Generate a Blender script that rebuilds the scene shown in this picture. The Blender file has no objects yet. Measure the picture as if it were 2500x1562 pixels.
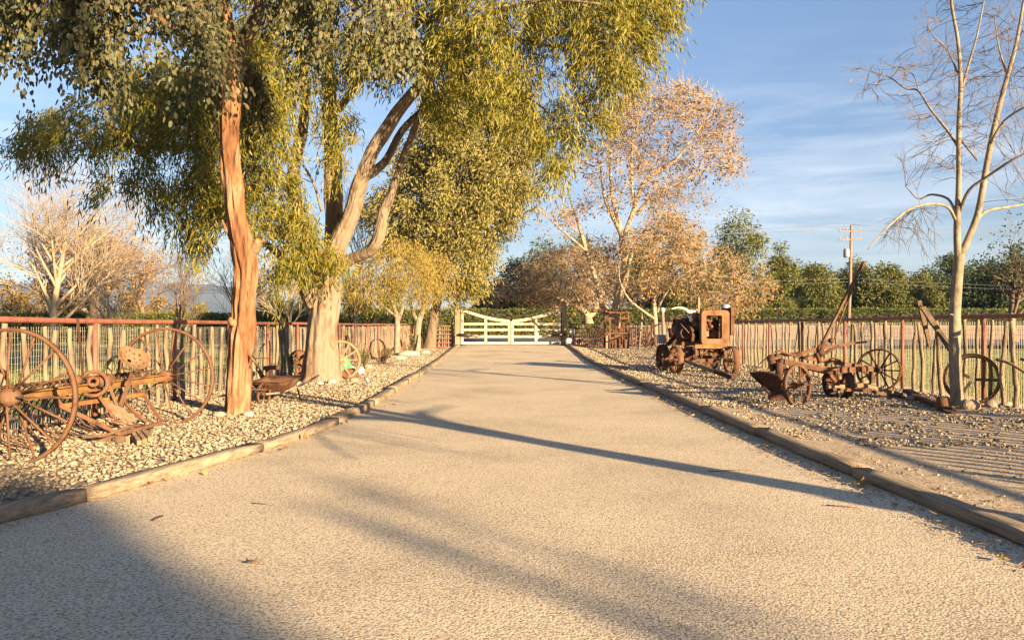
import bpy, math, random
import numpy as np
from mathutils import Vector, noise as mnoise
R = math.radians
rng = np.random.default_rng(7); random.seed(7)
sc = bpy.context.scene; COL = sc.collection
# ------------------------------------------------------------------ camera, sky, sun, exposure
EYE, F, HY = 1.3, 1875.0, 797.0          # eye height, focal length and horizon row for a 2500 px wide frame
cam = bpy.data.objects.new('camera', bpy.data.cameras.new('camera')); COL.objects.link(cam)
cam.location = (0, 0, EYE); cam.rotation_euler = (R(90), 0, 0)
cam.data.sensor_width = 36; cam.data.lens = F/2500*36; cam.data.shift_y = (HY-781)/2500
cam.data.clip_end = 20000; cam.data.clip_start = .05; sc.camera = cam
SUN_EL, SUN_AZ = R(13), math.atan2(.65, -.76)
SUNV = Vector((math.sin(SUN_AZ)*math.cos(SUN_EL), math.cos(SUN_AZ)*math.cos(SUN_EL), math.sin(SUN_EL)))
w = bpy.data.worlds.new('World'); sc.world = w; w.use_nodes = True
nt = w.node_tree; N = nt.nodes; bg = N['Background']
sky = N.new('ShaderNodeTexSky'); sky.sky_type = 'NISHITA'; sky.sun_disc = False
sky.sun_elevation = SUN_EL; sky.sun_rotation = SUN_AZ; sky.air_density = 1.0; sky.dust_density = .6; sky.ozone_density = 1.6
tc = N.new('ShaderNodeTexCoord'); mp = N.new('ShaderNodeMapping'); mp.inputs['Scale'].default_value = (1.6, 1.2, 11); mp.inputs['Rotation'].default_value = (0, R(9), 0)
ns = N.new('ShaderNodeTexNoise'); ns.inputs['Scale'].default_value = 2.2; ns.inputs['Detail'].default_value = 5; ns.inputs['Roughness'].default_value = .62; ns.inputs['Distortion'].default_value = .5
rp = N.new('ShaderNodeValToRGB'); rp.color_ramp.elements[0].position = .44; rp.color_ramp.elements[1].position = 1.0
sx = N.new('ShaderNodeSeparateXYZ'); band = N.new('ShaderNodeValToRGB')
be = band.color_ramp.elements; be[0].position = 0; be[0].color = (.7,)*3+(1,); be[1].position = .36; be[1].color = (0, 0, 0, 1)
e_ = be.new(.17); e_.color = (1, 1, 1, 1)
mul = N.new('ShaderNodeMath'); mul.operation = 'MULTIPLY'
mx = N.new('ShaderNodeMix'); mx.data_type = 'RGBA'; mx.inputs[7].default_value = (4.5, 4.7, 4.95, 1)
L = nt.links.new
L(tc.outputs['Generated'], mp.inputs['Vector']); L(mp.outputs[0], ns.inputs['Vector']); L(ns.outputs['Fac'], rp.inputs[0])
L(tc.outputs['Generated'], sx.inputs[0]); L(sx.outputs['Z'], band.inputs[0])
L(rp.outputs[0], mul.inputs[0]); L(band.outputs[0], mul.inputs[1]); L(mul.outputs[0], mx.inputs[0])
hz = N.new('ShaderNodeValToRGB'); he = hz.color_ramp.elements; he[0].position = 0; he[0].color = (.52, .50, .56, 1); he[1].position = .42; he[1].color = (.84, .84, .93, 1); h2 = he.new(.16); h2.color = (.61, .60, .68, 1)
ml = N.new('ShaderNodeMix'); ml.data_type = 'RGBA'; ml.blend_type = 'MULTIPLY'; ml.inputs[0].default_value = 1
L(sx.outputs['Z'], hz.inputs[0]); L(sky.outputs[0], ml.inputs[6]); L(hz.outputs[0], ml.inputs[7])
L(ml.outputs[2], mx.inputs[6]); L(mx.outputs[2], bg.inputs['Color']); bg.inputs['Strength'].default_value = .056
sd = bpy.data.lights.new('sun', 'SUN'); sd.energy = 5.0; sd.angle = R(.53); sd.color = (1, .735, .42)
so = bpy.data.objects.new('sun', sd); COL.objects.link(so); so.rotation_euler = SUNV.to_track_quat('Z', 'Y').to_euler()
sc.view_settings.view_transform = 'Standard'; sc.view_settings.look = 'None'; sc.view_settings.exposure = 2.22; sc.view_settings.gamma = 1
sc.render.engine = 'CYCLES'; sc.cycles.max_bounces = 5; sc.cycles.diffuse_bounces = 3; sc.cycles.transparent_max_bounces = 4
try: sc.cycles.use_denoising = True
except Exception: pass

# ------------------------------------------------------------------ placement helpers
def gz(x, y):                                     # height of the ground: the drive climbs a little to the gate
    t = min(1, max(0, (y-26)/17)); t = t*t*(3-2*t)
    k = min(1, max(0, (abs(x)-2.6)/1.2))
    return t*(.27*(1-k) + (.15 if x > 0 else .04)*k)
def P(x, y, Y): return np.array([(x-1250)*Y/F, Y, EYE-(y-HY)*Y/F])     # photo pixel + distance -> point
def G(x, y, z=0): Y = F*(EYE-z)/(y-HY); return np.array([(x-1250)*Y/F, Y, z])
K = 2500/2420
def D(x, y, Y): return P(x*K, y*K, Y)
def Zm(ox, oy, s): return lambda x, y, Y: P(ox+x/s, oy+y/s, Y)
Z1, Z2, Z3, Z4, Z5 = Zm(0,700,3.023), Zm(540,600,3.78), Zm(1060,640,4.724), Zm(1400,640,4.2), Zm(1780,600,3.2875)
Z6, Z8 = Zm(1150,180,2.607), Zm(1850,380,3.6)
def kl(y): return np.interp(y, [-12,-2,2,4,5.1,5.5,6.6,7.8,9.5,12,20,30,43], [-9,-6,-4.3,-3.75,-3.36,-3.2,-2.92,-2.62,-2.34,-2.25,-2.4,-2.65,-2.9])
def kr(y): return np.interp(y, [-12,4.5,7.6,12,21,30,43], [3.1,3.03,2.9,2.87,2.78,2.85,3.0])
def nrm(v): v = np.asarray(v, float); return v/(np.linalg.norm(v)+1e-12)
def frame(ax):
    ax = nrm(ax); u = np.cross(ax, (0, 0, 1.) if abs(ax[2]) < .95 else (1., 0, 0)); u = nrm(u); return ax, u, np.cross(u, ax)
def spline(pts, k=4):                              # Catmull-Rom through rows of any width
    p = np.asarray(pts, float); n = len(p)
    if n < 3: return p
    q = np.vstack([2*p[0]-p[1], p, 2*p[-1]-p[-2]]); out = []
    for i in range(n-1):
        a, b, c, d = q[i], q[i+1], q[i+2], q[i+3]
        for j in range(k):
            t = j/k; out.append(.5*(2*b+(c-a)*t+(2*a-5*b+4*c-d)*t*t+(3*b-a-3*c+d)*t**3))
    out.append(p[-1]); return np.array(out)
ORG = {}
class MB:                                          # collects faces, links them as ONE mesh object
    def __init__(s, smooth=False): s.v = []; s.f = []; s.n = 0; s.smooth = smooth
    def add(s, v, faces):
        v = np.asarray(v, float).reshape(-1, 3)
        for f in faces:
            f = np.asarray(f, np.int64)
            if f.size: s.f.append(f+s.n)
        s.v.append(v); s.n += len(v); return s
    def tube(s, pts, r, n=6, cap=True, rough=0, rs=3.):
        p = np.asarray(pts, float); m = len(p); r = np.broadcast_to(np.asarray(r, float), (m,))
        t = np.gradient(p, axis=0); t /= np.linalg.norm(t, axis=1)[:, None]+1e-12
        _, u, w_ = frame(t[0]); us = [u]
        for i in range(1, m):
            u = us[-1]-t[i]*np.dot(us[-1], t[i]); us.append(u/(np.linalg.norm(u)+1e-12))
        us = np.array(us); ws = np.cross(t, us); a = np.arange(n)*2*np.pi/n
        ca, sa = np.cos(a), np.sin(a); rr = np.repeat(r[:, None], n, 1)
        if rough:
            for i in range(m):
                for j in range(n):
                    if n > 30: rr[i, j] += min(r[i], .2)*rough*(.9*abs(mnoise.noise(Vector((ca[j]*5.5+p[i][2]*.5, sa[j]*5.5, p[i][2]*1.3))))-.5*abs(mnoise.noise(Vector((ca[j]*11, sa[j]*11, p[i][2]*3.1+5)))))
                    rr[i, j] *= 1+rough*mnoise.noise(Vector((ca[j]*rs, sa[j]*rs, p[i][2]*1.1+p[i][0])))+rough*.55*mnoise.noise(Vector((ca[j]*rs*2.6, sa[j]*rs*2.6, p[i][2]*3.)))
        v = p[:, None]+rr[..., None]*(us[:, None]*ca[None, :, None]+ws[:, None]*sa[None, :, None])
        i = np.arange(m-1)[:, None]*n; j = np.arange(n)[None]; k = (j+1) % n
        q = np.stack([i+j, i+k, i+n+k, i+n+j], -1).reshape(-1, 4); fs = [q]
        if cap: fs += [np.arange(n)[::-1][None], (np.arange(n)+(m-1)*n)[None]]
        return s.add(v, fs)
    def bar(s, p, q, w, h, up=(0, 0, 1)):          # a box beam from p to q, w wide, h along up
        p, q = np.asarray(p, float), np.asarray(q, float); t = nrm(q-p); u = np.cross(t, up)
        if np.linalg.norm(u) < 1e-3: u = np.cross(t, (1, 0, 0))
        u = nrm(u); k = np.cross(u, t)
        c = [e+u*a*w/2+k*b*h/2 for e in (p, q) for a, b in ((-1,-1),(1,-1),(1,1),(-1,1))]
        return s.add(c, [[[0,1,2,3][::-1],[4,5,6,7],[0,1,5,4],[1,2,6,5],[2,3,7,6],[3,0,4,7]]])
    def box(s, c, sz, rz=0):
        c = np.asarray(c, float); d = np.array([math.cos(rz), math.sin(rz), 0])*sz[0]/2
        return s.bar(c-d, c+d, sz[1], sz[2])
    def ring(s, c, ax, Ro, w, th, n=36, a0=0, a1=2*math.pi):
        ax, u, k = frame(ax); full = a1-a0 > 6.28; m = n if full else n+1
        a = a0+(a1-a0)*np.arange(m)/n; d = np.cos(a)[:, None]*u+np.sin(a)[:, None]*k
        v = np.stack([c+d*rr+ax*h for rr, h in ((Ro, -w/2), (Ro, w/2), (Ro-th, w/2), (Ro-th, -w/2))], 1)
        i = np.arange(n)[:, None]; j = (i+1) % m; b = np.arange(4)[None]; b2 = (b+1) % 4
        return s.add(v, [np.stack([i*4+b, j*4+b, j*4+b2, i*4+b2], -1).reshape(-1, 4)])
    def lathe(s, c, ax, prof, n=20):
        ax, u, k = frame(ax); a = np.arange(n)*2*np.pi/n; d = np.cos(a)[:, None]*u+np.sin(a)[:, None]*k
        v = np.concatenate([np.asarray(c)+d*max(r_, 1e-4)+ax*h for r_, h in prof]); m = len(prof)
        i = np.arange(m-1)[:, None]*n; j = np.arange(n)[None]; kk = (j+1) % n
        return s.add(v, [np.stack([i+j, i+kk, i+n+kk, i+n+j], -1).reshape(-1, 4)])
    def plate(s, pts, th):                         # polygon thickened along vector th
        p = np.asarray(pts, float); n = len(p); th = np.asarray(th, float); i = np.arange(n); j = (i+1) % n
        return s.add(np.vstack([p-th/2, p+th/2]), [i[::-1][None], (i+n)[None], np.stack([i, j, j+n, i+n], 1)])
    def leaves(s, b, d, ln, wd, shape=0):
        n = len(b); d = d/(np.linalg.norm(d, axis=1)[:, None]+1e-9); q = rng.normal(size=(n, 3))
        u = np.cross(d, q); u /= np.linalg.norm(u, axis=1)[:, None]+1e-9; nn = np.cross(d, u)
        ln = np.broadcast_to(ln, (n,))[:, None]; wd = np.broadcast_to(wd, (n,))[:, None]; i = np.arange(n)[:, None]
        if shape == 0:
            c = rng.uniform(-.12, .12, (n, 1))*ln
            v = np.stack([b, b+d*ln*.42+u*wd/2+nn*c, b+d*ln+nn*c*.4, b+d*ln*.42-u*wd/2+nn*c], 1); return s.add(v, [i*4+np.arange(4)])
        v = np.stack([b, b+d*ln*.3+u*wd*.5, b+d*ln*.75+u*wd*.36, b+d*ln, b+d*ln*.75-u*wd*.36, b+d*ln*.3-u*wd*.5], 1)
        return s.add(v, [i*6+np.arange(6)])
    def stones(s, c, sz, flat=.6):
        n = len(c); g = (1+5**.5)/2
        B = np.array([(-1,g,0),(1,g,0),(-1,-g,0),(1,-g,0),(0,-1,g),(0,1,g),(0,-1,-g),(0,1,-g),(g,0,-1),(g,0,1),(-g,0,-1),(-g,0,1)])/1.9
        T = np.array([(0,11,5),(0,5,1),(0,1,7),(0,7,10),(0,10,11),(1,5,9),(5,11,4),(11,10,2),(10,7,6),(7,1,8),(3,9,4),(3,4,2),(3,2,6),(3,6,8),(3,8,9),(4,9,5),(2,4,11),(6,2,10),(8,6,7),(9,8,1)])
        v = B[None]*(1+rng.uniform(-.22, .22, (n, 12, 1)))*np.stack([sz*rng.uniform(.8,1.3,n), sz*rng.uniform(.55,.95,n), sz*flat*rng.uniform(.6,1.1,n)], 1)[:, None]/2
        a = rng.uniform(0, 6.28, n); ca, sa = np.cos(a)[:, None], np.sin(a)[:, None]; t = rng.normal(0, .25, n)[:, None]
        x, y, z = v[..., 0], v[..., 1], v[..., 2]; z, y = z+y*t, y-z*t
        v = np.stack([x*ca-y*sa, x*sa+y*ca, z], -1)+c[:, None]
        return s.add(v, [(np.arange(n)[:, None, None]*12+T).reshape(-1, 3)])
    def build(s, name, mat, parent=None, org=None):
        o0 = ORG[parent] if parent is not None else np.asarray(org if org is not None else (0, 0, 0), float)
        v = np.concatenate(s.v)-o0; me = bpy.data.meshes.new(name)
        ks = np.concatenate([np.full(len(f), f.shape[1]) for f in s.f]); lp = np.concatenate([f.ravel() for f in s.f])
        me.vertices.add(len(v)); me.vertices.foreach_set('co', v.astype(np.float32).ravel())
        me.loops.add(len(lp)); me.loops.foreach_set('vertex_index', lp.astype(np.int32))
        me.polygons.add(len(ks)); me.polygons.foreach_set('loop_start', (np.cumsum(ks)-ks).astype(np.int32))
        me.polygons.foreach_set('use_smooth', np.full(len(ks), s.smooth)); me.update(calc_edges=True); me.validate()
        me.materials.append(mat); o = bpy.data.objects.new(name, me); COL.objects.link(o)
        if parent is not None: o.parent = parent
        else: o.location = o0
        ORG[o] = o0; return o
def tag(o, label, cat, group=None):
    o['label'] = label; o['category'] = cat
    if group: o['group'] = group
    return o
def thing(name, label, cat, loc, group=None):
    o = bpy.data.objects.new(name, None); COL.objects.link(o); o.location = [float(c) for c in loc]; o.empty_display_size = .1
    ORG[o] = np.asarray(loc, float); return tag(o, label, cat, group)
def struct(o): o['kind'] = 'structure'; return o
def stuff(o): o['kind'] = 'stuff'; return o
def copy_tree(o, loc, label, cat=None, group=None, rz=0):
    c = o.copy(); COL.objects.link(c); c.location = [float(q) for q in loc]; c.rotation_euler.z = rz; c['label'] = label
    if group: c['group'] = group
    for ch in list(o.children):
        d = ch.copy(); COL.objects.link(d); d.parent = c
        for gch in list(ch.children):
            e = gch.copy(); COL.objects.link(e); e.parent = d
    return c

# ------------------------------------------------------------------ materials
def mat(name, cols, scale=6, detail=5, rough=.85, bump=0, bscale=None, stretch=(1, 1, 1), island=0, trans=0, metal=0, spec=.3, dist=0, vor=0, speck=0):
    m = bpy.data.materials.new(name); m.use_nodes = True; t = m.node_tree; n = t.nodes; l = t.links.new; b = n['Principled BSDF']
    b.inputs['Roughness'].default_value = rough; b.inputs['Metallic'].default_value = metal; b.inputs['Specular IOR Level'].default_value = spec
    tc = n.new('ShaderNodeTexCoord'); mp = n.new('ShaderNodeMapping'); mp.inputs['Scale'].default_value = stretch; l(tc.outputs['Object'], mp.inputs[0])
    nz = n.new('ShaderNodeTexNoise'); nz.inputs['Scale'].default_value = scale; nz.inputs['Detail'].default_value = detail; nz.inputs['Roughness'].default_value = .65; nz.inputs['Distortion'].default_value = dist
    l(mp.outputs[0], nz.inputs['Vector']); fac = nz.outputs['Fac']
    if island:
        g = n.new('ShaderNodeNewGeometry'); mm = n.new('ShaderNodeMix'); mm.inputs[0].default_value = island
        l(fac, mm.inputs[2]); l(g.outputs['Random Per Island'], mm.inputs[3]); fac = mm.outputs[0]
    r = n.new('ShaderNodeValToRGB'); e = r.color_ramp.elements
    lo, hi = (.28, .72) if not island else (.5-.22-.25*island, .5+.22+.25*island)
    while len(e) < len(cols): e.new(.5)
    for i, c in enumerate(cols): e[i].position = lo+(hi-lo)*i/max(1, len(cols)-1); e[i].color = (*c, 1)
    l(fac, r.inputs[0]); l(r.outputs[0], b.inputs['Base Color'])
    if speck:
        z2 = n.new('ShaderNodeTexNoise'); z2.inputs['Scale'].default_value = speck; z2.inputs['Detail'].default_value = 2; l(tc.outputs['Object'], z2.inputs['Vector'])
        r2 = n.new('ShaderNodeValToRGB'); l(z2.outputs['Fac'], r2.inputs[0]); e2 = r2.color_ramp.elements; e2[0].position = .36; e2[0].color = (.5, .47, .45, 1); e2[1].position = .5; e2[1].color = (1.08, 1.08, 1.08, 1)
        m2 = n.new('ShaderNodeMix'); m2.data_type = 'RGBA'; m2.blend_type = 'MULTIPLY'; m2.inputs[0].default_value = 1; l(r.outputs[0], m2.inputs[6]); l(r2.outputs[0], m2.inputs[7]); l(m2.outputs[2], b.inputs['Base Color'])
    if bump:
        if vor:
            z = n.new('ShaderNodeTexVoronoi'); z.inputs['Scale'].default_value = vor; l(tc.outputs['Object'], z.inputs['Vector']); h = z.outputs['Distance']
            z.inputs['Randomness'].default_value = 1; sp = n.new('ShaderNodeSeparateColor'); l(z.outputs['Color'], sp.inputs[0]); r3 = n.new('ShaderNodeValToRGB'); e3 = r3.color_ramp.elements; l(sp.outputs[0], r3.inputs[0]); e3[0].position = .0; e3[0].color = (.6, .57, .55, 1); e3[1].position = .45; e3[1].color = (1.08, 1.08, 1.08, 1)
            m3 = n.new('ShaderNodeMix'); m3.data_type = 'RGBA'; m3.blend_type = 'MULTIPLY'; m3.inputs[0].default_value = 1; src = b.inputs['Base Color'].links[0].from_socket; l(src, m3.inputs[6]); l(r3.outputs[0], m3.inputs[7]); l(m3.outputs[2], b.inputs['Base Color'])
        else:
            z = n.new('ShaderNodeTexNoise'); z.inputs['Scale'].default_value = bscale or scale*4; z.inputs['Detail'].default_value = 6; l(mp.outputs[0], z.inputs['Vector']); h = z.outputs['Fac']
        bp = n.new('ShaderNodeBump'); bp.inputs['Strength'].default_value = 1; bp.invert = bool(vor); bp.inputs['Distance'].default_value = bump; l(h, bp.inputs['Height']); l(bp.outputs[0], b.inputs['Normal'])
    if trans:
        tr = n.new('ShaderNodeBsdfTranslucent'); l(r.outputs[0], tr.inputs[0]); ms = n.new('ShaderNodeMixShader'); ms.inputs[0].default_value = trans
        l(b.outputs[0], ms.inputs[1]); l(tr.outputs[0], ms.inputs[2]); l(ms.outputs[0], n['Material Output'].inputs[0])
    return m
M = {}
M['rust'] = mat('rust', [(.027,.015,.011),(.078,.036,.021),(.135,.062,.031),(.11,.07,.047),(.18,.095,.047)], 5, 9, .9, .006, 60)
M['faderust'] = mat('faded_rust_paint', [(.075,.034,.02),(.15,.076,.038),(.19,.11,.06),(.16,.105,.07)], 3.5, 9, .85, .004, 50)
M['darkrust'] = mat('dark_rust', [(.025,.014,.010),(.06,.027,.017),(.11,.048,.026)], 8, 6, .8, .004, 50)
M['yellow'] = mat('worn_yellow_paint', [(.085,.038,.02),(.19,.095,.032),(.28,.165,.042)], 5, 8, .85, .003, 50)
M['pipe'] = mat('red_oxide_pipe', [(.15,.055,.04),(.22,.08,.055),(.25,.105,.07)], 5, 5, .6, .001, 80)
M['stake'] = mat('weathered_stake', [(.07,.05,.035),(.2,.155,.105),(.3,.245,.175)], 9, 7, .95, .014, 22, (1, 1, .16))
M['wire'] = mat('galvanised_wire', [(.3,.28,.25),(.4,.38,.34)], 4, 2, .55)
M['timber'] = mat('weathered_timber', [(.08,.058,.04),(.235,.18,.125),(.34,.275,.195)], 5, 7, .95, .016, 16, (5, .25, 5), dist=.4)
M['plank'] = mat('dry_plank', [(.10,.062,.038),(.21,.14,.085),(.29,.215,.14)], 10, 6, .95, .006, 40)
M['gatewood'] = mat('pale_gate_wood', [(.26,.215,.155),(.4,.345,.27),(.46,.41,.33)], 7, 6, .9, .004, 30)
M['postwood'] = mat('grey_post_wood', [(.13,.10,.07),(.235,.185,.13),(.3,.25,.185)], 6, 6, .95, .01, 25, (1, 1, .15))
M['barkA'] = mat('orange_bark', [(.03,.013,.008),(.125,.055,.027),(.21,.105,.05),(.255,.17,.108),(.19,.085,.04)], 6, 9, .95, .05, 10, (1, 1, .22), dist=1.0)
M['barkB'] = mat('cream_bark', [(.045,.026,.016),(.13,.085,.053),(.22,.165,.115),(.16,.13,.105),(.27,.22,.16)], 4.5, 10, .95, .05, 9, (1, 1, .3), dist=1.2)
M['barkP'] = mat('pale_bark', [(.08,.062,.045),(.20,.165,.12),(.27,.235,.18)], 9, 8, .9, .008, 20, (1, 1, .5))
M['barkS'] = mat('sycamore_bark', [(.15,.105,.065),(.29,.225,.155),(.37,.31,.23)], 3, 6, .9, .01, 12)
M['barkD'] = mat('brown_bark', [(.06,.042,.03),(.14,.10,.068),(.2,.15,.105)], 6, 6, .95, .02, 15, (1, 1, .3))
M['twig'] = mat('pale_twig', [(.24,.185,.13),(.36,.29,.21)], 4, 3, .9)
M['leafB'] = mat('willow_leaf', [(.065,.09,.013),(.15,.158,.02),(.265,.23,.028),(.29,.195,.05)], 1.1, 3, .5, island=.6, trans=.35, spec=.4)
M['leafA'] = mat('silver_leaf', [(.045,.055,.026),(.09,.10,.05),(.14,.135,.065),(.17,.12,.055)], 1.4, 3, .6, island=.6, trans=.2, spec=.25)
M['leafC'] = mat('olive_leaf', [(.11,.112,.032),(.21,.185,.052),(.31,.255,.085)], .8, 3, .6, island=.55, trans=.3)
M['leafD'] = mat('yellow_leaf', [(.13,.105,.028),(.26,.195,.04),(.36,.26,.05)], 1, 3, .6, island=.65, trans=.3)
M['leafO'] = mat('dry_orange_leaf', [(.15,.078,.03),(.28,.155,.06),(.37,.24,.10)], 1, 3, .8, island=.8, trans=.3)
M['leafP'] = mat('pepper_leaf', [(.055,.072,.016),(.115,.125,.026),(.19,.175,.042)], .35, 4, .6, island=.45, trans=.25)
M['leafK'] = mat('dark_leaf', [(.03,.05,.018),(.06,.085,.03),(.10,.12,.04)], .4, 4, .6, island=.5, trans=.2)
M['leafH'] = mat('hedge_leaf', [(.05,.065,.015),(.10,.115,.025),(.17,.165,.04)], .6, 4, .6, island=.5, trans=.2)
M['leafU'] = mat('brown_scrub_leaf', [(.13,.09,.035),(.22,.155,.06),(.30,.22,.09)], .4, 4, .8, island=.5, trans=.2)
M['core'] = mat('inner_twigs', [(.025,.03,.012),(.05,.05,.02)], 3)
M['stone'] = mat('river_stone', [(.10,.08,.052),(.21,.165,.11),(.30,.245,.168),(.40,.34,.255)], 14, 4, .85, island=.85)
M['stoneR'] = mat('grey_stone', [(.11,.085,.058),(.20,.155,.105),(.29,.235,.16),(.42,.36,.27)], 14, 4, .85, island=.85)
M['rock'] = mat('rough_rock', [(.14,.11,.08),(.26,.215,.16),(.34,.29,.225)], 9, 6, .9, .02, 20)
M['whiterock'] = mat('white_rock', [(.28,.25,.2),(.42,.38,.32)], 9, 5, .9, .015, 20)
M['drive'] = mat('chip_seal', [(.36,.302,.218),(.485,.407,.292),(.56,.472,.343)], .55, 10, .95, .0022, vor=80, speck=62)
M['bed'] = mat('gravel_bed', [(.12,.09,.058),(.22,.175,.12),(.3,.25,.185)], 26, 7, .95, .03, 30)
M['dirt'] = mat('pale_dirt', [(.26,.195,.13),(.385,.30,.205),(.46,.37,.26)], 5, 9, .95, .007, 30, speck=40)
M['ground'] = mat('dry_ground', [(.15,.12,.06),(.24,.19,.10)], .2, 8, .95, .02, 8)
M['grass'] = mat('field_grass', [(.10,.10,.028),(.17,.17,.036),(.24,.21,.06)], .5, 9, .95, .05, 14)
M['blade'] = mat('grass_blade', [(.085,.11,.022),(.17,.19,.04),(.28,.24,.085)], .6, 3, .7, island=.6, trans=.3)
M['road'] = mat('asphalt', [(.06,.06,.06),(.09,.085,.08)], 3, 6, .9, .005, 60)
M['black'] = mat('black_plastic', [(.012,.013,.015),(.03,.03,.032)], 20, 3, .45, spec=.5)
M['grey'] = mat('grey_metal', [(.22,.23,.25),(.35,.36,.38)], 12, 4, .5, metal=.3)
M['white'] = mat('white_paint', [(.68,.66,.6),(.8,.78,.74)], 10, 4, .6)
M['bone'] = mat('bleached_bone', [(.55,.48,.38),(.74,.69,.6)], 14, 5, .8, .004, 40)
M['green'] = mat('green_paint', [(.03,.22,.09),(.05,.34,.14)], 9, 4, .5, spec=.5)
M['teal'] = mat('verdigris', [(.12,.32,.28),(.25,.45,.4)], 20, 4, .7)
M['redmark'] = mat('red_mark', [(.5,.1,.04),(.6,.16,.05)], 20)
M['stucco'] = mat('pinkish_stucco', [(.085,.062,.052),(.13,.095,.08)], 1.5, 6, .95, .01, 20)
M['tile'] = mat('clay_tile', [(.30,.09,.045),(.42,.15,.075)], 5, 5, .9, .05, 6)
M['hill'] = mat('dry_hill', [(.035,.05,.04),(.075,.085,.06),(.13,.11,.085)], .004, 9, .95)
M['pole'] = mat('pole_wood', [(.16,.11,.075),(.26,.19,.13)], 6, 4, .9)
M['darkwood'] = mat('dark_old_wood', [(.05,.035,.022),(.11,.078,.05),(.16,.12,.08)], 8, 6, .95, .008, 30)
M['cable'] = mat('bare_cable', [(.16,.16,.16),(.24,.235,.23)], 3, 2, .5)

# ------------------------------------------------------------------ ground, drive, kerbs
def sheet(name, m, ys, xl, xr, z0, nx=10, org=(0, 0, 0)):
    b = MB(True); rows = []
    for y in ys:
        xs = np.linspace(xl(y), xr(y), nx); rows += [(x, y, gz(x, y)+z0) for x in xs]
    i = np.arange(len(ys)-1)[:, None]*nx; j = np.arange(nx-1)[None]
    b.add(rows, [np.stack([i+j, i+j+1, i+nx+j+1, i+nx+j], -1).reshape(-1, 4)]); return struct(b.build(name, m, org=org))
b = MB(); b.add([(-9000,-3000,-.06),(9000,-3000,-.06),(9000,9000,-.06),(-9000,9000,-.06)], [[[0,1,2,3]]]); struct(b.build('ground', M['ground']))
YS = np.concatenate([np.arange(-12, 26, 2.), np.arange(26, 47, 1.)])
sheet('driveway', M['drive'], YS, lambda y: kl(y)-.03, lambda y: kr(y)+.03, 0, 24)
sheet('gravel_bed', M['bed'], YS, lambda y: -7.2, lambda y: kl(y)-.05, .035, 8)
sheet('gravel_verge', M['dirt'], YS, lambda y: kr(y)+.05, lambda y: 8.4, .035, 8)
def flat(name, m, x0, x1, y0, y1, z): return struct(MB().add([(x0,y0,z),(x1,y0,z),(x1,y1,z),(x0,y1,z)], [[[0,1,2,3]]]).build(name, m))
flat('paddock_grass', M['grass'], -60, -5.9, -10, 62, -.012); flat('meadow_grass', M['grass'], 8.2, 70, -10, 60, -.008)
struct(MB().add([(-5.9,46.5,.27),(70,46.5,.27),(70,68,.3),(-5.9,68,.3),(-5.9,43.4,.2),(8.2,43.4,.2)], [[[0,1,2,3],[4,5,1,0]]]).build('road', M['road']))
bed = [M['stone']]
def scatter(n, y0, y1, xa, xb, s0, s1, zoff=.04, p=1.0):
    y = y0+(y1-y0)*rng.random(n)**p; u = rng.random(n); x = np.array([xa(q) for q in y])*(1-u)+np.array([xb(q) for q in y])*u
    s = s0+(s1-s0)*rng.random(n)**1.4; z = np.array([gz(a, c) for a, c in zip(x, y)])+zoff+rng.uniform(-.012, .012, n); return np.stack([x, y, z], 1), s
b = MB(True)
for a in ((23000, 4.4, 13, .02, .056), (20000, 13, 26, .03, .068), (12000, 26, 43, .045, .09)):
    b.stones(*scatter(a[0], a[1], a[2], lambda y: -6.6, lambda y: kl(y)-.17, a[3], a[4]))
stuff(b.build('river_gravel', M['stone']))
b = MB(True)
for a in ((6500, 3.6, 9, .008, .036), (11000, 8, 13.5, .01, .055), (12000, 12, 22, .02, .065), (15000, 20, 43, .04, .09)):
    c, z = scatter(a[0], a[1], a[2], lambda y: kr(y)+.17, lambda y: 8.0, a[3], a[4])
    k = np.array([mnoise.noise(Vector((p[0]*1.1, p[1]*1.1, 3)))+.6*mnoise.noise(Vector((p[0]*4, p[1]*4, 8))) > .05-max(0, (p[1]-9)*.09) for p in c]); b.stones(c[k], z[k])
stuff(b.build('verge_gravel', M['stoneR']))
b = MB(True); b.stones(*scatter(2600, 3, 20, lambda y: kr(y)-.36, lambda y: kr(y)-.02, .006, .02, .004)); b.stones(*scatter(500, 4, 20, lambda y: kl(y)+.01, lambda y: kl(y)+.25, .006, .02, .004)); stuff(b.build('loose_grit', M['bed']))
b = MB()
for xa, xb, n in ((lambda y: kr(y)+.1, lambda y: 7.7, 240), (lambda y: -5.6, lambda y: kl(y)-.1, 130), (lambda y: kr(y)-.25, lambda y: kr(y)-.02, 60), (lambda y: kl(y)+.02, lambda y: kl(y)+.3, 40)):
    c, _ = scatter(n, 4, 30, xa, xb, .1, .2, .055); b.leaves(c-(0, 0, .03), rng.normal(size=(n, 3))*(1, 1, .25), rng.uniform(.03, .09, n), rng.uniform(.02, .05, n), 1)
stuff(b.build('leaf_litter', M['leafO']))
n = 1900; c, _ = scatter(n, 3.2, 22, lambda y: kr(y)-.32, lambda y: kr(y)-.01, .1, .2, .012); b = MB()
b.leaves(c, rng.normal(size=(n, 3))*(1, 1, .12), rng.uniform(.03, .12, n), .005); stuff(b.build('dry_straw', M['plank']))
ORD = ['first','second','third','fourth','fifth','sixth','seventh','eighth','ninth','tenth','eleventh','twelfth','thirteenth','fourteenth','fifteenth','sixteenth','seventeenth','eighteenth','nineteenth','twentieth']
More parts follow.
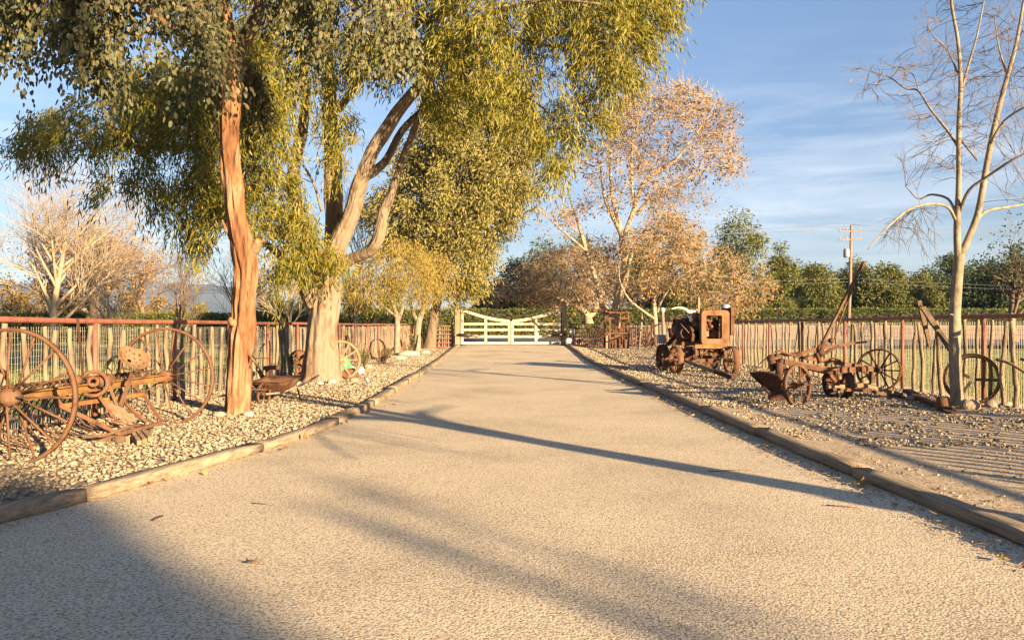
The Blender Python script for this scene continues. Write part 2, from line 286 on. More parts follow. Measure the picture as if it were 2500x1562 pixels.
def kerb(fx, sgn, y0, step, txt, grp):
    y = y0; i = 0
    while y < 42.6:
        y1 = min(y+step*random.uniform(.9, 1.1), 42.8); m = 9; ys = np.linspace(y+.012, y1-.012, m); off = random.uniform(-.015, .015); hh = .098+random.uniform(-.014, .014)
        b = MB(True); rows = []
        prof = [(-.08, -.05), (-.081, .5), (-.078, .88), (-.066, .99), (.06, 1.0), (.076, .9), (.081, .45), (.08, -.05)]
        for q in ys:
            cx = fx(q)+sgn*.08+off; 
            for k, (a, h) in enumerate(prof):
                wv = .012*mnoise.noise(Vector((q*1.6, k*.7, y0+sgn*9)))+.006*mnoise.noise(Vector((q*7, k*1.7, sgn)))
                rows.append((cx+a*1.05+wv, q, gz(cx, q)+h*hh+(wv if h > .5 else 0)))
        p = len(prof); ii = np.arange(m-1)[:, None]*p; jj = np.arange(p)[None]; kk = (jj+1) % p
        b.add(rows, [np.stack([ii+jj, ii+kk, ii+p+kk, ii+p+jj], -1).reshape(-1, 4), [list(range(p))[::-1]], [[(m-1)*p+q for q in range(p)]]])
        o = b.build('edging_timber', M['timber'], org=(fx((y+y1)/2)+sgn*.08, (y+y1)/2, 0)); vis = y1 > 4.6
        tag(o, (ORD[i]+' timber from the photo bottom edging the drive on the '+txt+' side') if vis else 'edging timber of the drive beside the camera, '+txt+' side', 'timber', grp)
        i += vis; y = y1
kerb(kl, -1, 3.3, 2.5, 'hay rake', 'timbers edging the drive'); kerb(kr, 1, 2.2, 2.4, 'plow', 'timbers edging the drive')

# ------------------------------------------------------------------ fences
def stake_mesh(i, h=1.24, r=.036):
    m = 9; z = np.linspace(-.03, h, m); q = np.cumsum(rng.normal(0, .011, (m, 2)), 0); q -= q[0]
    rr = r*np.linspace(1.1, .8, m)*(1+rng.normal(0, .09, m)); b = MB(True); b.tube(np.column_stack([q, z]), rr, 8, rough=.12)
    o = b.build('paling', M['stake']); me = o.data; bpy.data.objects.remove(o); return me
STK = [stake_mesh(i) for i in range(10)]
def put(me, name, parent, loc, rz=0, tilt=(0, 0), s=1):
    o = bpy.data.objects.new(name, me); COL.objects.link(o); o.parent = parent; o.location = [float(q) for q in np.asarray(loc)-ORG[parent]]
    o.rotation_euler = (tilt[0], tilt[1], rz); o.scale = (s, s, 1 if s < 1 else s); return o
def wire(parent, ax, fix, a0, a1, h, sp=.05, spz=.075, wr=.0021):
    b = MB(); n = int((a1-a0)/sp); zs = np.linspace(.04, h, 7)
    def pt(a, z, o=0): return (fix+o, a, z) if ax else (a, fix+o, z)
    for i in range(n+1):
        a = a0+i*sp+random.uniform(-.006, .006); ph = random.uniform(0, 6)
        b.tube([pt(a+.007*math.sin(z*9+ph), z+gz(*(pt(a, 0)[:2])), .004*math.sin(z*7+ph)) for z in zs], wr, 3, False)
    k = max(3, int((a1-a0)/1.2))
    for z in np.arange(.04, h+.01, spz):
        b.tube([pt(a, z+.004*math.sin(a*3+z*20)+gz(*(pt(a, 0)[:2]))) for a in np.linspace(a0, a1, k)], wr, 3, False)
    return b.build('wire_mesh', M['wire'], parent)
def side_fence(name, label, x, y0, y1, posts, h, sgn, sp, grp):
    f = thing(name, label, 'fence', (x, y0, 0), grp)
    b = MB(True); yy = np.linspace(y0, y1, 24); b.tube([(x, q, h+gz(x, q)+.006*math.sin(q)) for q in yy], .036, 12); b.build('top_rail', M['pipe'], f)
    pm = MB(True).tube([(0, 0, -.05), (0, 0, h-.03)], .034, 12).build('post', M['pipe'], f); me = pm.data; bpy.data.objects.remove(pm)
    me.transform(__import__('mathutils').Matrix.Translation(Vector([float(q) for q in ORG[f]])))
    for q in posts:
        if y0-.1 <= q <= y1+.1: put(me, 'post', f, (x, q, gz(x, q)))
    wire(f, True, x+sgn*.06, y0, y1, h-.08)
    ys = np.arange(y0+.17, y1, sp)[::-1]; ys = [q+random.uniform(-.045, .045) for q in ys if min(abs(q-np.array(posts))) > .09]
    near = sorted([q for q in ys if abs(x)/q < .70])[:95]; rest = [q for q in ys if q not in near]
    for q in near: put(random.choice(STK), 'paling', f, (x-sgn*.0, q, gz(x, q)), random.uniform(0, 6.28), (random.gauss(0, .018), random.gauss(0, .018)), random.uniform(.8, 1.12)).scale.z = (h-.06)/1.24*random.uniform(.95, 1.02)
    if rest:
        b = MB(True)
        for q in rest:
            z = np.linspace(0, h-.07, 6); w_ = np.cumsum(rng.normal(0, .012, (6, 2)), 0); b.tube(np.column_stack([w_[:, 0]+x, w_[:, 1]+q, z+gz(x, q)]), .04, 6)
        stuff(b.build('paling', M['stake'], f))
    return f
side_fence('stake_fence', 'red pipe and crooked stake fence with wire behind the hay rake', -5.7, 3.1, 43.0, 10.5+2.48*np.arange(-3, 14), 1.375, -1, .335, 'stake fences along the drive')
side_fence('stake_fence', 'red pipe and grey stake fence with wire behind the rusty plow', 7.8, -5.9, 43.0, 12.7+2.65*np.arange(-8, 12), 1.465, 1, .345, 'stake fences along the drive')
def gate_fence(label, x0, x1, h):
    f = thing('stake_fence', label, 'fence', ((x0+x1)/2, 43.1, gz(x0, 43.1)), 'fences beside the gate'); g = gz((x0+x1)/2, 43)
    for z in np.linspace(.12, h, 6): MB(True).tube([(x0, 43.0, z+g), (x1, 43.0, z+g)], .026, 8).build('rail', M['pipe'], f)
    for x in np.linspace(x0+.1, x1-.1, max(2, int((x1-x0)/1.5)+1)): MB(True).tube([(x, 42.98, g-.05), (x, 42.98, h+g)], .034, 8).build('post', M['pipe'], f)
    for x in np.arange(x0+.05, x1, .115): put(random.choice(STK), 'paling', f, (x+random.uniform(-.02, .02), 43.12, g), random.uniform(0, 6), (0, random.gauss(0, .02)), random.uniform(.8, 1.1)).scale.z = (h-.04)/1.24
gate_fence('short railed fence of thin stakes joining the gate beside the yellow trees', -5.6, -3.25, 1.3)
gate_fence('long railed fence of thin stakes joining the gate behind the rusty press', 3.2, 7.7, 1.3)

# ------------------------------------------------------------------ entrance gate
gy = 42.8
for x, top, lab in ((-3.03, 2.52, 'tall grey wooden gate post beside the yellow trees'), (2.92, 2.72, 'tall grey wooden gate post beside the control box')):
    b = MB(); b.bar((x, gy, -.1), (x, gy, top), .25, .25, (0, 1, 0)); b.lathe((x, gy, top), (0, 0, 1), [(.17, 0), (.12, .03), (0, .035)], 4)
    tag(b.build('gate_post', M['postwood'], org=(x, gy, 0)), lab, 'post', 'gate posts')
def leaf(sg, label):
    g = thing('gate_leaf', label, 'gate', (sg*2.83-.05, gy+.05, .3), 'leaves of the white gate'); z0 = .32
    xo, xi, xm = sg*2.72-.06, sg*.09-.06, sg*1.4-.06; zt = lambda x: 1.62+.64*(abs(x+.06)/2.72)**1.7
    for x, w_, top in ((xo, .15, zt(xo)-.02), (xm, .14, zt(xm)-.06), (xi, .13, zt(xi)-.02)):
        MB().bar((x, gy, z0), (x, gy, top), w_, .09, (0, 1, 0)).build('stile', M['gatewood'], g)
    for z in (.38, .74, 1.12, 1.44):
        MB().bar((xo, gy+.012, z), (xi, gy+.012, z), .05, .13).build('rail', M['gatewood'], g)
    b = MB(); xs = np.linspace(xo, xi, 12); v = [(x, gy+dy, zt(x)+dz) for x in xs for dy, dz in ((-.052, -.1), (.052, -.1), (.052, .06), (-.052, .06))]
    i = np.arange(11)[:, None]*4; j = np.arange(4)[None]; k = (j+1) % 4
    b.add(v, [np.stack([i+j, i+k, i+4+k, i+4+j], -1).reshape(-1, 4), [[3,2,1,0]], [[44,45,46,47]]]); b.build('top_rail', M['gatewood'], g)
    MB().bar((xo+sg*.1, gy-.02, .5), (xo+sg*.1, gy-.02, 2.1), .06, .05, (0, 1, 0)).build('hinge_bar', M['darkrust'], g); return g
leaf(-1, 'cream wooden gate leaf hinged beside the yellow trees, its top curving down to the middle')
gr = leaf(1, 'cream wooden gate leaf carrying a small white notice, hinged by the control box')
sg = thing('notice', 'small white notice with a red mark fixed on the gate leaf', 'sign', (1.37, gy-.06, .72))
MB().bar((1.37, gy-.065, .63), (1.37, gy-.065, .96), .2, .016, (0, 1, 0)).build('panel', M['white'], sg)
b = MB(); b.lathe((1.37, gy-.074, .85), (0, -1, 0), [(.045, 0), (.045, .003), (0, .003)], 12); b.bar((1.30, gy-.076, .94), (1.44, gy-.076, .94), .004, .022); b.build('mark', M['redmark'], sg)
for sg_, lab in ((-1, 'black arm gate opener on the post beside the yellow trees'), (1, 'black arm gate opener on the post beside the control box')):
    o = thing('gate_opener', lab, 'gate opener', (sg_*2.9, gy-.2, .7), 'gate openers'); x0, x1 = sg_*2.95, sg_*1.85
    MB(True).tube([(x0, gy-.24, .86), (sg_*2.2, gy-.24, .82)], .07, 10).build('motor_tube', M['black'], o)
    MB(True).tube([(sg_*2.2, gy-.24, .82), (x1, gy-.18, .79)], .028, 8).build('push_rod', M['grey'], o)
    MB().bar((x1, gy-.2, .79), (x1, gy-.04, .79), .12, .08).build('bracket', M['rust'], o)
o = thing('control_box', 'dark grey control box on the fence beside the gate', 'control box', (3.3, 42.2, .75))
MB().box((3.3, 42.2, 1.02), (.32, .2, .4)).build('case', M['black'], o); MB().box((3.3, 42.09, 1.02), (.27, .03, .34)).build('door', M['grey'], o); MB().bar((3.3, 42.25, .1), (3.3, 42.25, .85), .06, .06, (0, 1, 0)).build('post', M['pipe'], o)
o = thing('meter_box', 'small white box low down beside the control box', 'meter box', (3.13, 42.0, .3)); MB().box((3.13, 42.0, .52), (.22, .15, .26)).build('case', M['white'], o); MB().bar((3.0, 42.0, .0), (3.0, 42.0, .6), .13, .13, (0, 1, 0)).build('post', M['postwood'], o)
o = thing('lamp_head', 'small dark spotlight low on the ground beside the white box', 'spotlight', (3.62, 41.8, .2)); MB(True).lathe((3.62, 41.8, .5), (.3, -.8, .2), [(.01, -.14), (.09, -.12), (.12, .1), (.10, .11), (0, .1)], 12).build('head', M['black'], o); MB(True).tube([(3.62, 41.8, .05), (3.62, 41.8, .45)], .02, 6).build('stake', M['black'], o)

# ------------------------------------------------------------------ trees
def tips_in(poly, n, Y0, dep, conv=D, fr=.55, th_=-.28):             # points of a crown: outline of the crown, thick in the middle
    q = np.array(poly, float); lo, hi = q.min(0), q.max(0); out = []
    a, c = q, np.roll(q, -1, 0)
    while len(out) < n:
        p = lo+(hi-lo)*rng.random(2)
        cr = ((a[:, 1] > p[1]) != (c[:, 1] > p[1])) & (p[0] < (c[:, 0]-a[:, 0])*(p[1]-a[:, 1])/(c[:, 1]-a[:, 1]+1e-9)+a[:, 0])
        if cr.sum() % 2 == 0: continue
        e = c-a; t = np.clip(((p-a)*e).sum(1)/((e*e).sum(1)+1e-9), 0, 1); d = np.linalg.norm(a+e*t[:, None]-p, axis=1).min()
        th = dep*math.sqrt(min(1, d/(.3*(hi-lo).min())+.05)); w_ = conv(p[0], p[1], Y0+rng.uniform(-1, 1)*th)
        if mnoise.noise(Vector(w_)*fr) > th_: out.append(w_)
    return np.array(out)
def limb_mesh(b, limbs, conv, rough=0, n=10):
    nodes = []
    for lb in limbs:
        big = lb[0][3] > .15; q = spline([np.append(conv(*l[:3]), l[3]) for l in lb], 9 if big and rough else 4)
        b.tube(q[:, :3], q[:, 3], 64 if big and rough else n, rough=rough if big else rough*.5); nodes.append(q)
    return np.concatenate(nodes)
def attach(b, nodes, tips, r0=.03, r1=.004, taper=.62, wig=.1, up=1., keep=.6):   # grow a branch to every tip from the nearest wood
    P_ = list(nodes[:, :3]); Rr = list(nodes[:, 3]); arr = np.array(P_); order = np.argsort(np.min(np.linalg.norm(tips[:, None]-arr[None, ::3], axis=2), axis=1)); dirs = []
    buf = np.zeros((len(P_)+len(tips)*3+5, 3)); rb = np.zeros(len(buf)); m = len(P_); buf[:m] = arr; rb[:m] = Rr; res = [None]*len(tips)
    for k in order:
        t = tips[k]; d = t-buf[:m]; ds = np.linalg.norm(d, axis=1)+up*np.maximum(0, -d[:, 2])*.5+np.where(rb[:m] < r1*1.2, .35, 0); i = int(ds.argmin()); p = buf[i]; ln = np.linalg.norm(t-p)+1e-6
        ra = min(rb[i]*taper, r0*min(1, .25+ln*.3)); ra = max(ra, r1); w_ = rng.normal(0, wig*ln, 3); mid = p*.5+t*.5+w_*.6+np.array([0, 0, .08*ln*up]); m1 = p*.78+t*.22+w_*.25; m2 = p*.22+t*.78+w_*.45+np.array([0, 0, .05*ln*up])
        pts = np.array([p, m1, mid, m2, t]); rs = np.linspace(ra, r1, 5); b.tube(pts, rs, 4 if ra > .015 else 3, False); res[k] = nrm(t-m2)
        for a, q in ((m1, 1), (mid, 2), (m2, 3)): buf[m] = a; rb[m] = rs[q]; m += 1
    return np.array(res)
def sprays(b, tips, dirs, nl, spread, ln, wd, droop=.8, shape=0, tl=.5):    # hanging sprays of leaves
    n = len(tips); k = nl; u = rng.random((n, k)); h = dirs*np.array([1, 1, .3])+rng.normal(0, .45, (n, 3)); h /= np.linalg.norm(h, axis=1)[:, None]
    L_ = rng.uniform(.6, 1.25, (n, 1, 1))*tl; c = tips[:, None]+h[:, None]*L_*u[..., None]*.7+np.array([0, 0, -1])*L_*droop*(u[..., None]**1.6)+rng.normal(0, spread, (n, k, 3))
    d = h[:, None]*.5+rng.normal(0, .42, (n, k, 3))+np.array([0, 0, -droop])
    c = c.reshape(-1, 3); d = d.reshape(-1, 3); b.leaves(c, d, rng.uniform(.7, 1.3, len(c))*ln, rng.uniform(.75, 1.25, len(c))*wd, shape)
def tree(name, label, cat, base, limbs, polys, bark, leafm, conv=D, rough=0, nl=34, spread=.09, ln=.13, wd=.02, droop=.8, shape=0, tl=.5, r0=.03, r1=.004, wig=.1, up=1, twigm=None, group=None, extra=None, nside=10, fr=.55, th_=-.28):
    t = thing(name, label, cat, base, group); b = MB(True); nodes = limb_mesh(b, limbs, conv, rough, nside); tw = MB(True) if twigm else b
    tips = np.concatenate([tips_in(p, n, Y, dp, conv, fr, th_) for p, n, Y, dp in polys]); dirs = attach(tw, nodes, tips, r0, r1, wig=wig, up=up)
    if extra: extra(tw, tips, dirs)
    b.build('trunk', bark, t)
    if twigm: tw.build('branches', twigm, t)
    if leafm: c = MB(); sprays(c, tips, dirs, nl, spread, ln, wd, droop, shape, tl); c.build('crown', leafm, t)
    return t
# tall gum with the orange trunk
A = [[(562,990,11.08,.19),(564,965,11.08,.165),(566,880,11.08,.155),(572,790,11.05,.16),(576,720,11.0,.15),(582,640,10.95,.155),(575,590,10.9,.15),(560,520,10.85,.125),(552,450,10.8,.12),(544,380,10.8,.115),(541,290,10.75,.115),(546,220,10.7,.115),(552,150,10.7,.12)],
     [(552,160,10.7,.11),(538,80,10.6,.1),(530,0,10.5,.09),(525,-130,10.3,.075),(500,-300,10.0,.05),(470,-420,9.8,.03)],
     [(553,150,10.7,.1),(575,100,10.7,.1),(595,65,10.8,.095),(612,20,10.8,.085),(622,-60,10.8,.07),(660,-180,10.7,.06),(720,-300,10.5,.04)],
     [(545,130,10.6,.06),(500,115,10.3,.055),(440,90,9.8,.045),(370,40,9.4,.045),(300,-20,9.0,.035),(200,-80,8.6,.025),(110,-60,8.2,.015)],
     [(622,-60,10.8,.05),(720,-90,10.6,.045),(820,-60,10.4,.035),(900,-20,10.2,.025),(960,40,10,.012)],
     [(580,600,10.95,.07),(598,590,10.9,.075),(607,575,10.86,.06),(604,566,10.85,.045)], [(566,770,11.0,.06),(548,762,10.9,.05),(543,752,10.85,.03)],
     [(580,830,11.05,.02),(598,850,10.9,.014),(610,862,10.85,.008)], [(545,560,10.85,.03),(533,540,10.8,.022),(525,520,10.75,.012)]]
def berries(b, tips, dirs):
    for t in tips[::3]:
        c = t+rng.normal(0, .06, 3)+np.array([0, 0, -.25]); p = np.array([c+rng.normal(0, .035, 3)*(1, 1, 2) for _ in range(10)]); b.stones(p, rng.uniform(.009, .016, 10), .9)
tree('gum_tree', 'gum tree with a slim orange trunk and round silvery leaves, behind the hay rake', 'tree', D(562,985,11.08), A,
     [([(20,0),(20,-180),(300,-320),(480,-300),(500,0),(505,110),(460,130),(430,80),(385,60),(350,95),(300,60),(255,130),(210,110),(160,50),(90,70),(30,40)], 270, 9.3, 1.4),
      ([(640,-240),(960,-240),(985,10),(975,75),(940,90),(900,50),(860,90),(820,125),(770,80),(720,50),(690,-10),(640,-40)], 150, 10.3, 1.1),
      ([(60,-140),(200,-460),(600,-600),(950,-450),(1000,-200),(500,-300)], 330, 9.9, 2.2), ([(470,100),(530,120),(600,130),(620,180),(600,240),(560,180),(500,190),(470,150)], 34, 11.8, .5)],
     M['barkA'], M['leafA'], rough=.3, nl=74, spread=.055, ln=.074, wd=.038, droop=1.2, shape=1, tl=.6, fr=1.1, th_=.02, r0=.028, r1=.003, up=.6, extra=berries)
# broad white gum
Bl = [[(757,918,17.7,.56),(758,900,17.7,.48),(760,870,17.7,.405),(762,800,17.7,.335),(765,740,17.7,.33),(766,690,17.7,.36),(770,640,17.7,.34),(778,600,17.75,.3)],
      [(775,640,17.6,.25),(800,575,17.5,.2),(830,510,17.4,.17),(852,430,17.2,.16),(880,360,17,.145),(905,320,16.9,.14),(940,265,16.6,.125),(985,210,16.2,.11),(1030,150,15.8,.09),(1090,80,15.4,.07),(1170,30,15,.05),(1290,0,14.6,.03),(1420,10,14.2,.015)],
      [(840,480,17.3,.12),(856,425,17.3,.115),(885,405,17.4,.11),(915,375,17.5,.09),(950,310,17.6,.085),(1000,260,17.7,.07),(1060,215,17.8,.055),(1150,200,17.6,.04),(1260,240,17.2,.025),(1340,310,16.9,.012)],
      [(775,655,17.8,.17),(820,618,17.7,.135),(868,596,17.4,.12),(893,565,17.2,.12),(905,510,17.1,.105),(927,450,17,.085),(950,380,16.9,.07),(985,290,16.8,.06),(1020,180,16.7,.04),(1050,60,16.5,.02)],
      [(785,650,18.0,.24),(792,560,18.1,.22),(787,450,18.2,.2),(786,350,18.3,.185),(780,250,18.2,.16),(772,120,18,.13),(790,-20,17.8,.1),(830,-180,17.4,.06),(850,-280,17.2,.03)],
      [(745,720,17.6,.2),(728,690,17.5,.19),(715,660,17.4,.13),(680,625,17.2,.09),(640,585,17,.07),(580,540,16.7,.05),(520,500,16.4,.03),(450,470,16,.015)],
      [(760,650,18.0,.2),(725,570,18.3,.16),(692,450,18.6,.145),(696,390,18.6,.135),(714,310,18.6,.12),(722,200,18.5,.09),(690,60,18.3,.06),(650,-100,18,.03)],
      [(700,385,18.6,.09),(620,345,18,.075),(500,345,17,.06),(380,350,16.2,.045),(260,345,15.6,.03),(150,360,15.2,.015)],
      [(620,345,18,.06),(520,250,17.4,.05),(380,220,16.8,.035),(240,240,16.2,.02),(140,270,15.8,.01)],
      [(800,260,18.1,.09),(900,130,17.3,.075),(1040,30,16.6,.06),(1200,90,16,.045),(1350,110,15.4,.03),(1500,90,15,.015)], [(760,500,18.1,.035),(740,430,17.9,.03),(700,370,17.7,.02),(640,300,17.4,.012)]]
tree('gum_tree', 'broad gum tree with a thick cream trunk and narrow leaves beside the wheelbarrow', 'tree', D(757,915,17.7), Bl,
     [([(55,320),(130,220),(230,170),(420,100),(560,40),(680,150),(670,300),(620,420),(590,500),(550,530),(500,580),(455,570),(425,520),(370,470),(320,420),(255,455),(215,420),(180,390),(130,400),(90,350),(45,335)], 660, 15.6, 2.0),
      ([(540,-240),(860,-340),(1150,-290),(1150,100),(1030,170),(900,150),(830,190),(740,210),(650,250),(590,180)], 600, 16.6, 2.2),
      ([(1000,-240),(1400,-230),(1600,-140),(1620,-10),(1600,50),(1530,110),(1500,180),(1440,240),(1420,290),(1350,320),(1335,410),(1305,410),(1290,340),(1240,300),(1180,330),(1130,310),(1050,290),(980,240),(1000,150),(1050,30)], 780, 15.8, 2.1),
      ([(610,380),(690,400),(735,500),(750,570),(735,620),(700,670),(670,690),(640,640),(615,580),(595,510)], 95, 16.8, .7), ([(740,570),(800,570),(815,595),(790,615),(760,610),(735,590)], 10, 16.9, .3),
      ([(740,250),(850,270),(830,380),(800,420),(770,380),(750,330)], 20, 17, .6)],
     M['barkB'], M['leafB'], rough=.16, nl=66, spread=.1, ln=.165, wd=.027, droop=.95, tl=.56, fr=.75, th_=-.14, r0=.035, r1=.0035, up=.7)
# olive toned tall tree and yellow catkin trees by the gate
tree('pepper_tree', 'tall dense olive yellow tree behind the small yellow tree near the gate', 'tree', D(1015,826,42.3), [[(1013,832,42.3,.42),(1018,800,42.3,.33),(1024,760,42.3,.28),(1035,700,42.3,.25),(1050,600,42.3,.2),(1060,480,42.2,.14),(1080,340,42,.08),(1100,250,42,.03)], [(1035,700,42.3,.16),(980,620,42,.1),(930,540,41.5,.06),(900,480,41,.03)], [(1045,640,42.3,.15),(1110,580,42,.1),(1160,500,42,.06),(1200,420,42,.03)], [(1050,600,42.3,.12),(1000,480,42,.08),(980,380,41.6,.04)]],
     [([(865,500),(900,440),(960,330),(1020,230),(1120,180),(1230,190),(1265,320),(1250,440),(1215,480),(1190,540),(1155,600),(1130,680),(1060,690),(1020,640),(985,600),(930,590),(875,560)], 700, 41.5, 4.2)], M['barkD'], M['leafC'], nl=95, spread=.3, ln=.25, wd=.085, droop=.7, tl=.9, r0=.05, r1=.006)
def stems(*q): return [list(a) for a in q]
tree('acacia_tree', 'small yellow flowering tree on a straight pale trunk in front of the stake fence', 'tree', D(937,842,33.4), stems([(938,848,33.4,.15),(938,800,33.4,.12),(939,765,33.4,.12),(935,735,33.4,.09),(915,690,33.3,.06),(890,640,33.2,.03)], [(940,760,33.4,.09),(950,730,33.4,.075),(955,680,33.4,.05),(960,620,33.4,.03)], [(938,750,33.4,.06),(920,735,33,.05),(880,700,32.6,.03)]),
     [([(795,690),(830,625),(880,585),(940,565),(1000,575),(1020,640),(1000,690),(950,705),(910,700),(860,705),(815,700)], 270, 33.2, 2.0)], M['barkP'], M['leafD'], nl=30, spread=.16, ln=.17, wd=.03, droop=1.1, tl=.6, r0=.03, r1=.005, twigm=M['twig'])
tree('acacia_tree', 'small yellow flowering tree on a gnarled leaning trunk nearest the gate', 'tree', D(990,838,36.5), stems([(988,842,36.5,.2),(986,800,36.5,.17),(990,760,36.5,.15),(1000,730,36.5,.12),(1010,690,36.5,.07),(1015,640,36.5,.03)], [(990,765,36.5,.11),(975,735,36.5,.08),(965,690,36.5,.04)], [(1000,735,36.5,.08),(1030,700,36.3,.05),(1055,670,36,.03)]),
     [([(960,620),(1000,590),(1050,600),(1075,630),(1075,670),(1055,700),(1010,705),(970,700)], 150, 36.2, 1.6)], M['barkP'], M['leafD'], nl=30, spread=.16, ln=.17, wd=.03, droop=1.1, tl=.6, r0=.03, r1=.005, twigm=M['twig'])
# sycamores with dry leaves
def twiglets(k, L_, r=.004, sp=.5):
    def f(b, tips, dirs):
        for t, d in zip(tips, dirs):
            for _ in range(k):
                e = nrm(d+rng.normal(0, sp, 3)); q = t-e*0+e*L_*rng.uniform(.5, 1.2); b.tube([t, (t+q)/2+rng.normal(0, .06*L_, 3), q], [r, r*.8, r*.5], 3, False)
    return f
E = [[(915,1620,40.5,.3),(925,1500,40.5,.26),(950,1380,40.5,.24),(980,1280,40.5,.22),(976,1180,40.5,.2),(962,1040,40.4,.19)],
     [(962,1050,40.4,.14),(945,1000,40.3,.12),(885,880,40,.1),(850,790,39.8,.08),(835,690,39.6,.06),(820,560,39.4,.03)], [(955,1000,40.4,.12),(905,820,40.8,.1),(885,620,41,.07),(900,420,41.2,.04),(960,260,41.3,.015)],
     [(975,1030,40.4,.14),(1010,940,40.4,.13),(1042,850,40.3,.12),(1110,680,40.1,.1),(1290,560,39.7,.075),(1400,420,39.4,.05),(1500,290,39.2,.03),(1560,180,39,.012)],
     [(1050,900,40.4,.1),(1110,830,40.2,.1),(1210,755,39.8,.085),(1350,680,39.4,.06),(1550,595,39,.035),(1700,600,38.7,.015)], [(1040,860,40.3,.1),(1020,640,40.6,.08),(1035,400,40.8,.05),(1110,200,41,.025),(1190,80,41,.01)],
     [(870,1560,40.6,.18),(830,1450,40.6,.15),(790,1300,40.6,.13),(735,1130,40.6,.11),(690,980,40.6,.09),(650,860,40.5,.06),(600,760,40.4,.03),(470,820,40.2,.015)], [(830,1400,40.5,.08),(750,1310,40.2,.05),(700,1230,40,.02)],
     [(735,1130,40.5,.06),(560,980,40,.05),(420,850,39.6,.02)], [(920,1420,40.4,.1),(1010,1190,39.8,.08),(1100,1000,39.3,.06),(1230,880,39,.04),(1330,900,38.8,.02)], [(880,1500,40.3,.09),(800,1430,40,.06),(740,1330,39.8,.02)]]
tree('sycamore_tree', 'large white limbed sycamore with dry orange leaves behind the rusty press', 'tree', Z6(915,1630,40.5), E,
     [([(400,850),(480,760),(640,640),(760,480),(850,300),(960,160),(1100,40),(1250,60),(1420,90),(1560,150),(1640,200),(1670,360),(1700,480),(1760,640),(1780,740),(1640,640),(1560,720),(1540,860),(1420,800),(1300,780),(1180,860),(1100,900),(960,880),(850,880),(740,840),(640,960),(500,920)], 560, 40, 4.0),
      ([(700,1060),(960,1050),(1150,980),(1200,1150),(1180,1380),(960,1430),(820,1440),(720,1250)], 120, 41.5, 2.0)],
     M['barkS'], M['leafO'], conv=Z6, nl=9, spread=.3, ln=.12, wd=.095, droop=.7, shape=1, tl=.8, fr=.42, th_=-.1, r0=.055, r1=.010, twigm=M['twig'], extra=twiglets(7, .85, .013, .65), up=.3)
E3 = [[Z + (r_,) for Z, r_ in (((1785,720,49.),.32),((1775,660,49.),.27),((1765,610,49.),.22),((1700,540,48.8),.16),((1560,480,48.5),.12),((1420,420,48.2),.08),((1280,340,48),.04),((1150,300,48),.015))],
      [Z + (r_,) for Z, r_ in (((1770,640,49.),.18),((1850,570,49.2),.15),((1880,430,49.4),.12),((1850,250,49.5),.09),((1800,60,49.6),.05),((1760,-100,49.6),.02))], [Z + (r_,) for Z, r_ in (((1700,540,48.8),.1),((1640,400,49),.08),((1540,240,49.2),.05),((1440,100,49.2),.02))], [Z + (r_,) for Z, r_ in (((1560,480,48.5),.06),((1440,520,48),.04),((1300,480,47.6),.015))]]
tree('sycamore_tree', 'spreading twiggy sycamore behind the railed fence, its low limbs reaching over the gate', 'tree', Z3(1785,725,49), E3,
     [([(620,560),(720,330),(830,200),(950,60),(1150,-60),(1400,-140),(1700,-160),(1980,-100),(2080,120),(2000,380),(1850,480),(1650,470),(1480,500),(1350,520),(1200,520),(1000,420),(860,430),(740,520)], 520, 48.8, 3.2)],
     M['barkS'], M['leafO'], conv=Z3, nl=8, spread=.3, ln=.12, wd=.1, droop=.7, shape=1, tl=.7, r0=.06, r1=.010, twigm=M['twig'], extra=twiglets(8, .8, .011, .65), up=.3)
E2 = [[(1175,1660,38.3,.13),(1172,1560,38.3,.11),(1165,1480,38.3,.1),(1168,1420,38.3,.09),(1190,1330,38.3,.07),(1200,1200,38.2,.05),(1215,1020,38.1,.03),(1250,880,38,.012)], [(1168,1560,38.3,.07),(1110,1520,38.1,.06),(1010,1440,37.9,.05),(950,1330,37.7,.04),(940,1220,37.6,.02)],
      [(1185,1520,38.3,.06),(1215,1440,38.2,.055),(1290,1330,38,.04),(1400,1250,37.8,.03),(1580,1190,37.5,.015)], [(1180,1500,38.3,.05),(1160,1380,38.6,.04),(1100,1200,38.8,.02)], [(1290,1330,38,.03),(1450,1320,37.6,.025),(1620,1290,37.3,.02),(1800,1330,37,.01)]]
tree('sycamore_tree', 'young sycamore with dense dry orange leaves behind the rusty engine', 'tree', Z6(1175,1660,38.3), E2,
     [([(950,1080),(1100,960),(1260,860),(1400,900),(1480,1020),(1580,1120),(1720,1180),(1850,1230),(1920,1330),(1880,1420),(1780,1480),(1600,1500),(1420,1430),(1300,1400),(1180,1380),(1050,1380),(960,1260)], 330, 38.0, 2.4)],
     M['barkS'], M['leafO'], conv=Z6, nl=12, spread=.26, ln=.11, wd=.09, droop=.8, shape=1, tl=.6, r0=.03, r1=.008, twigm=M['twig'], extra=twiglets(7, .6, .009, .65), up=.3)
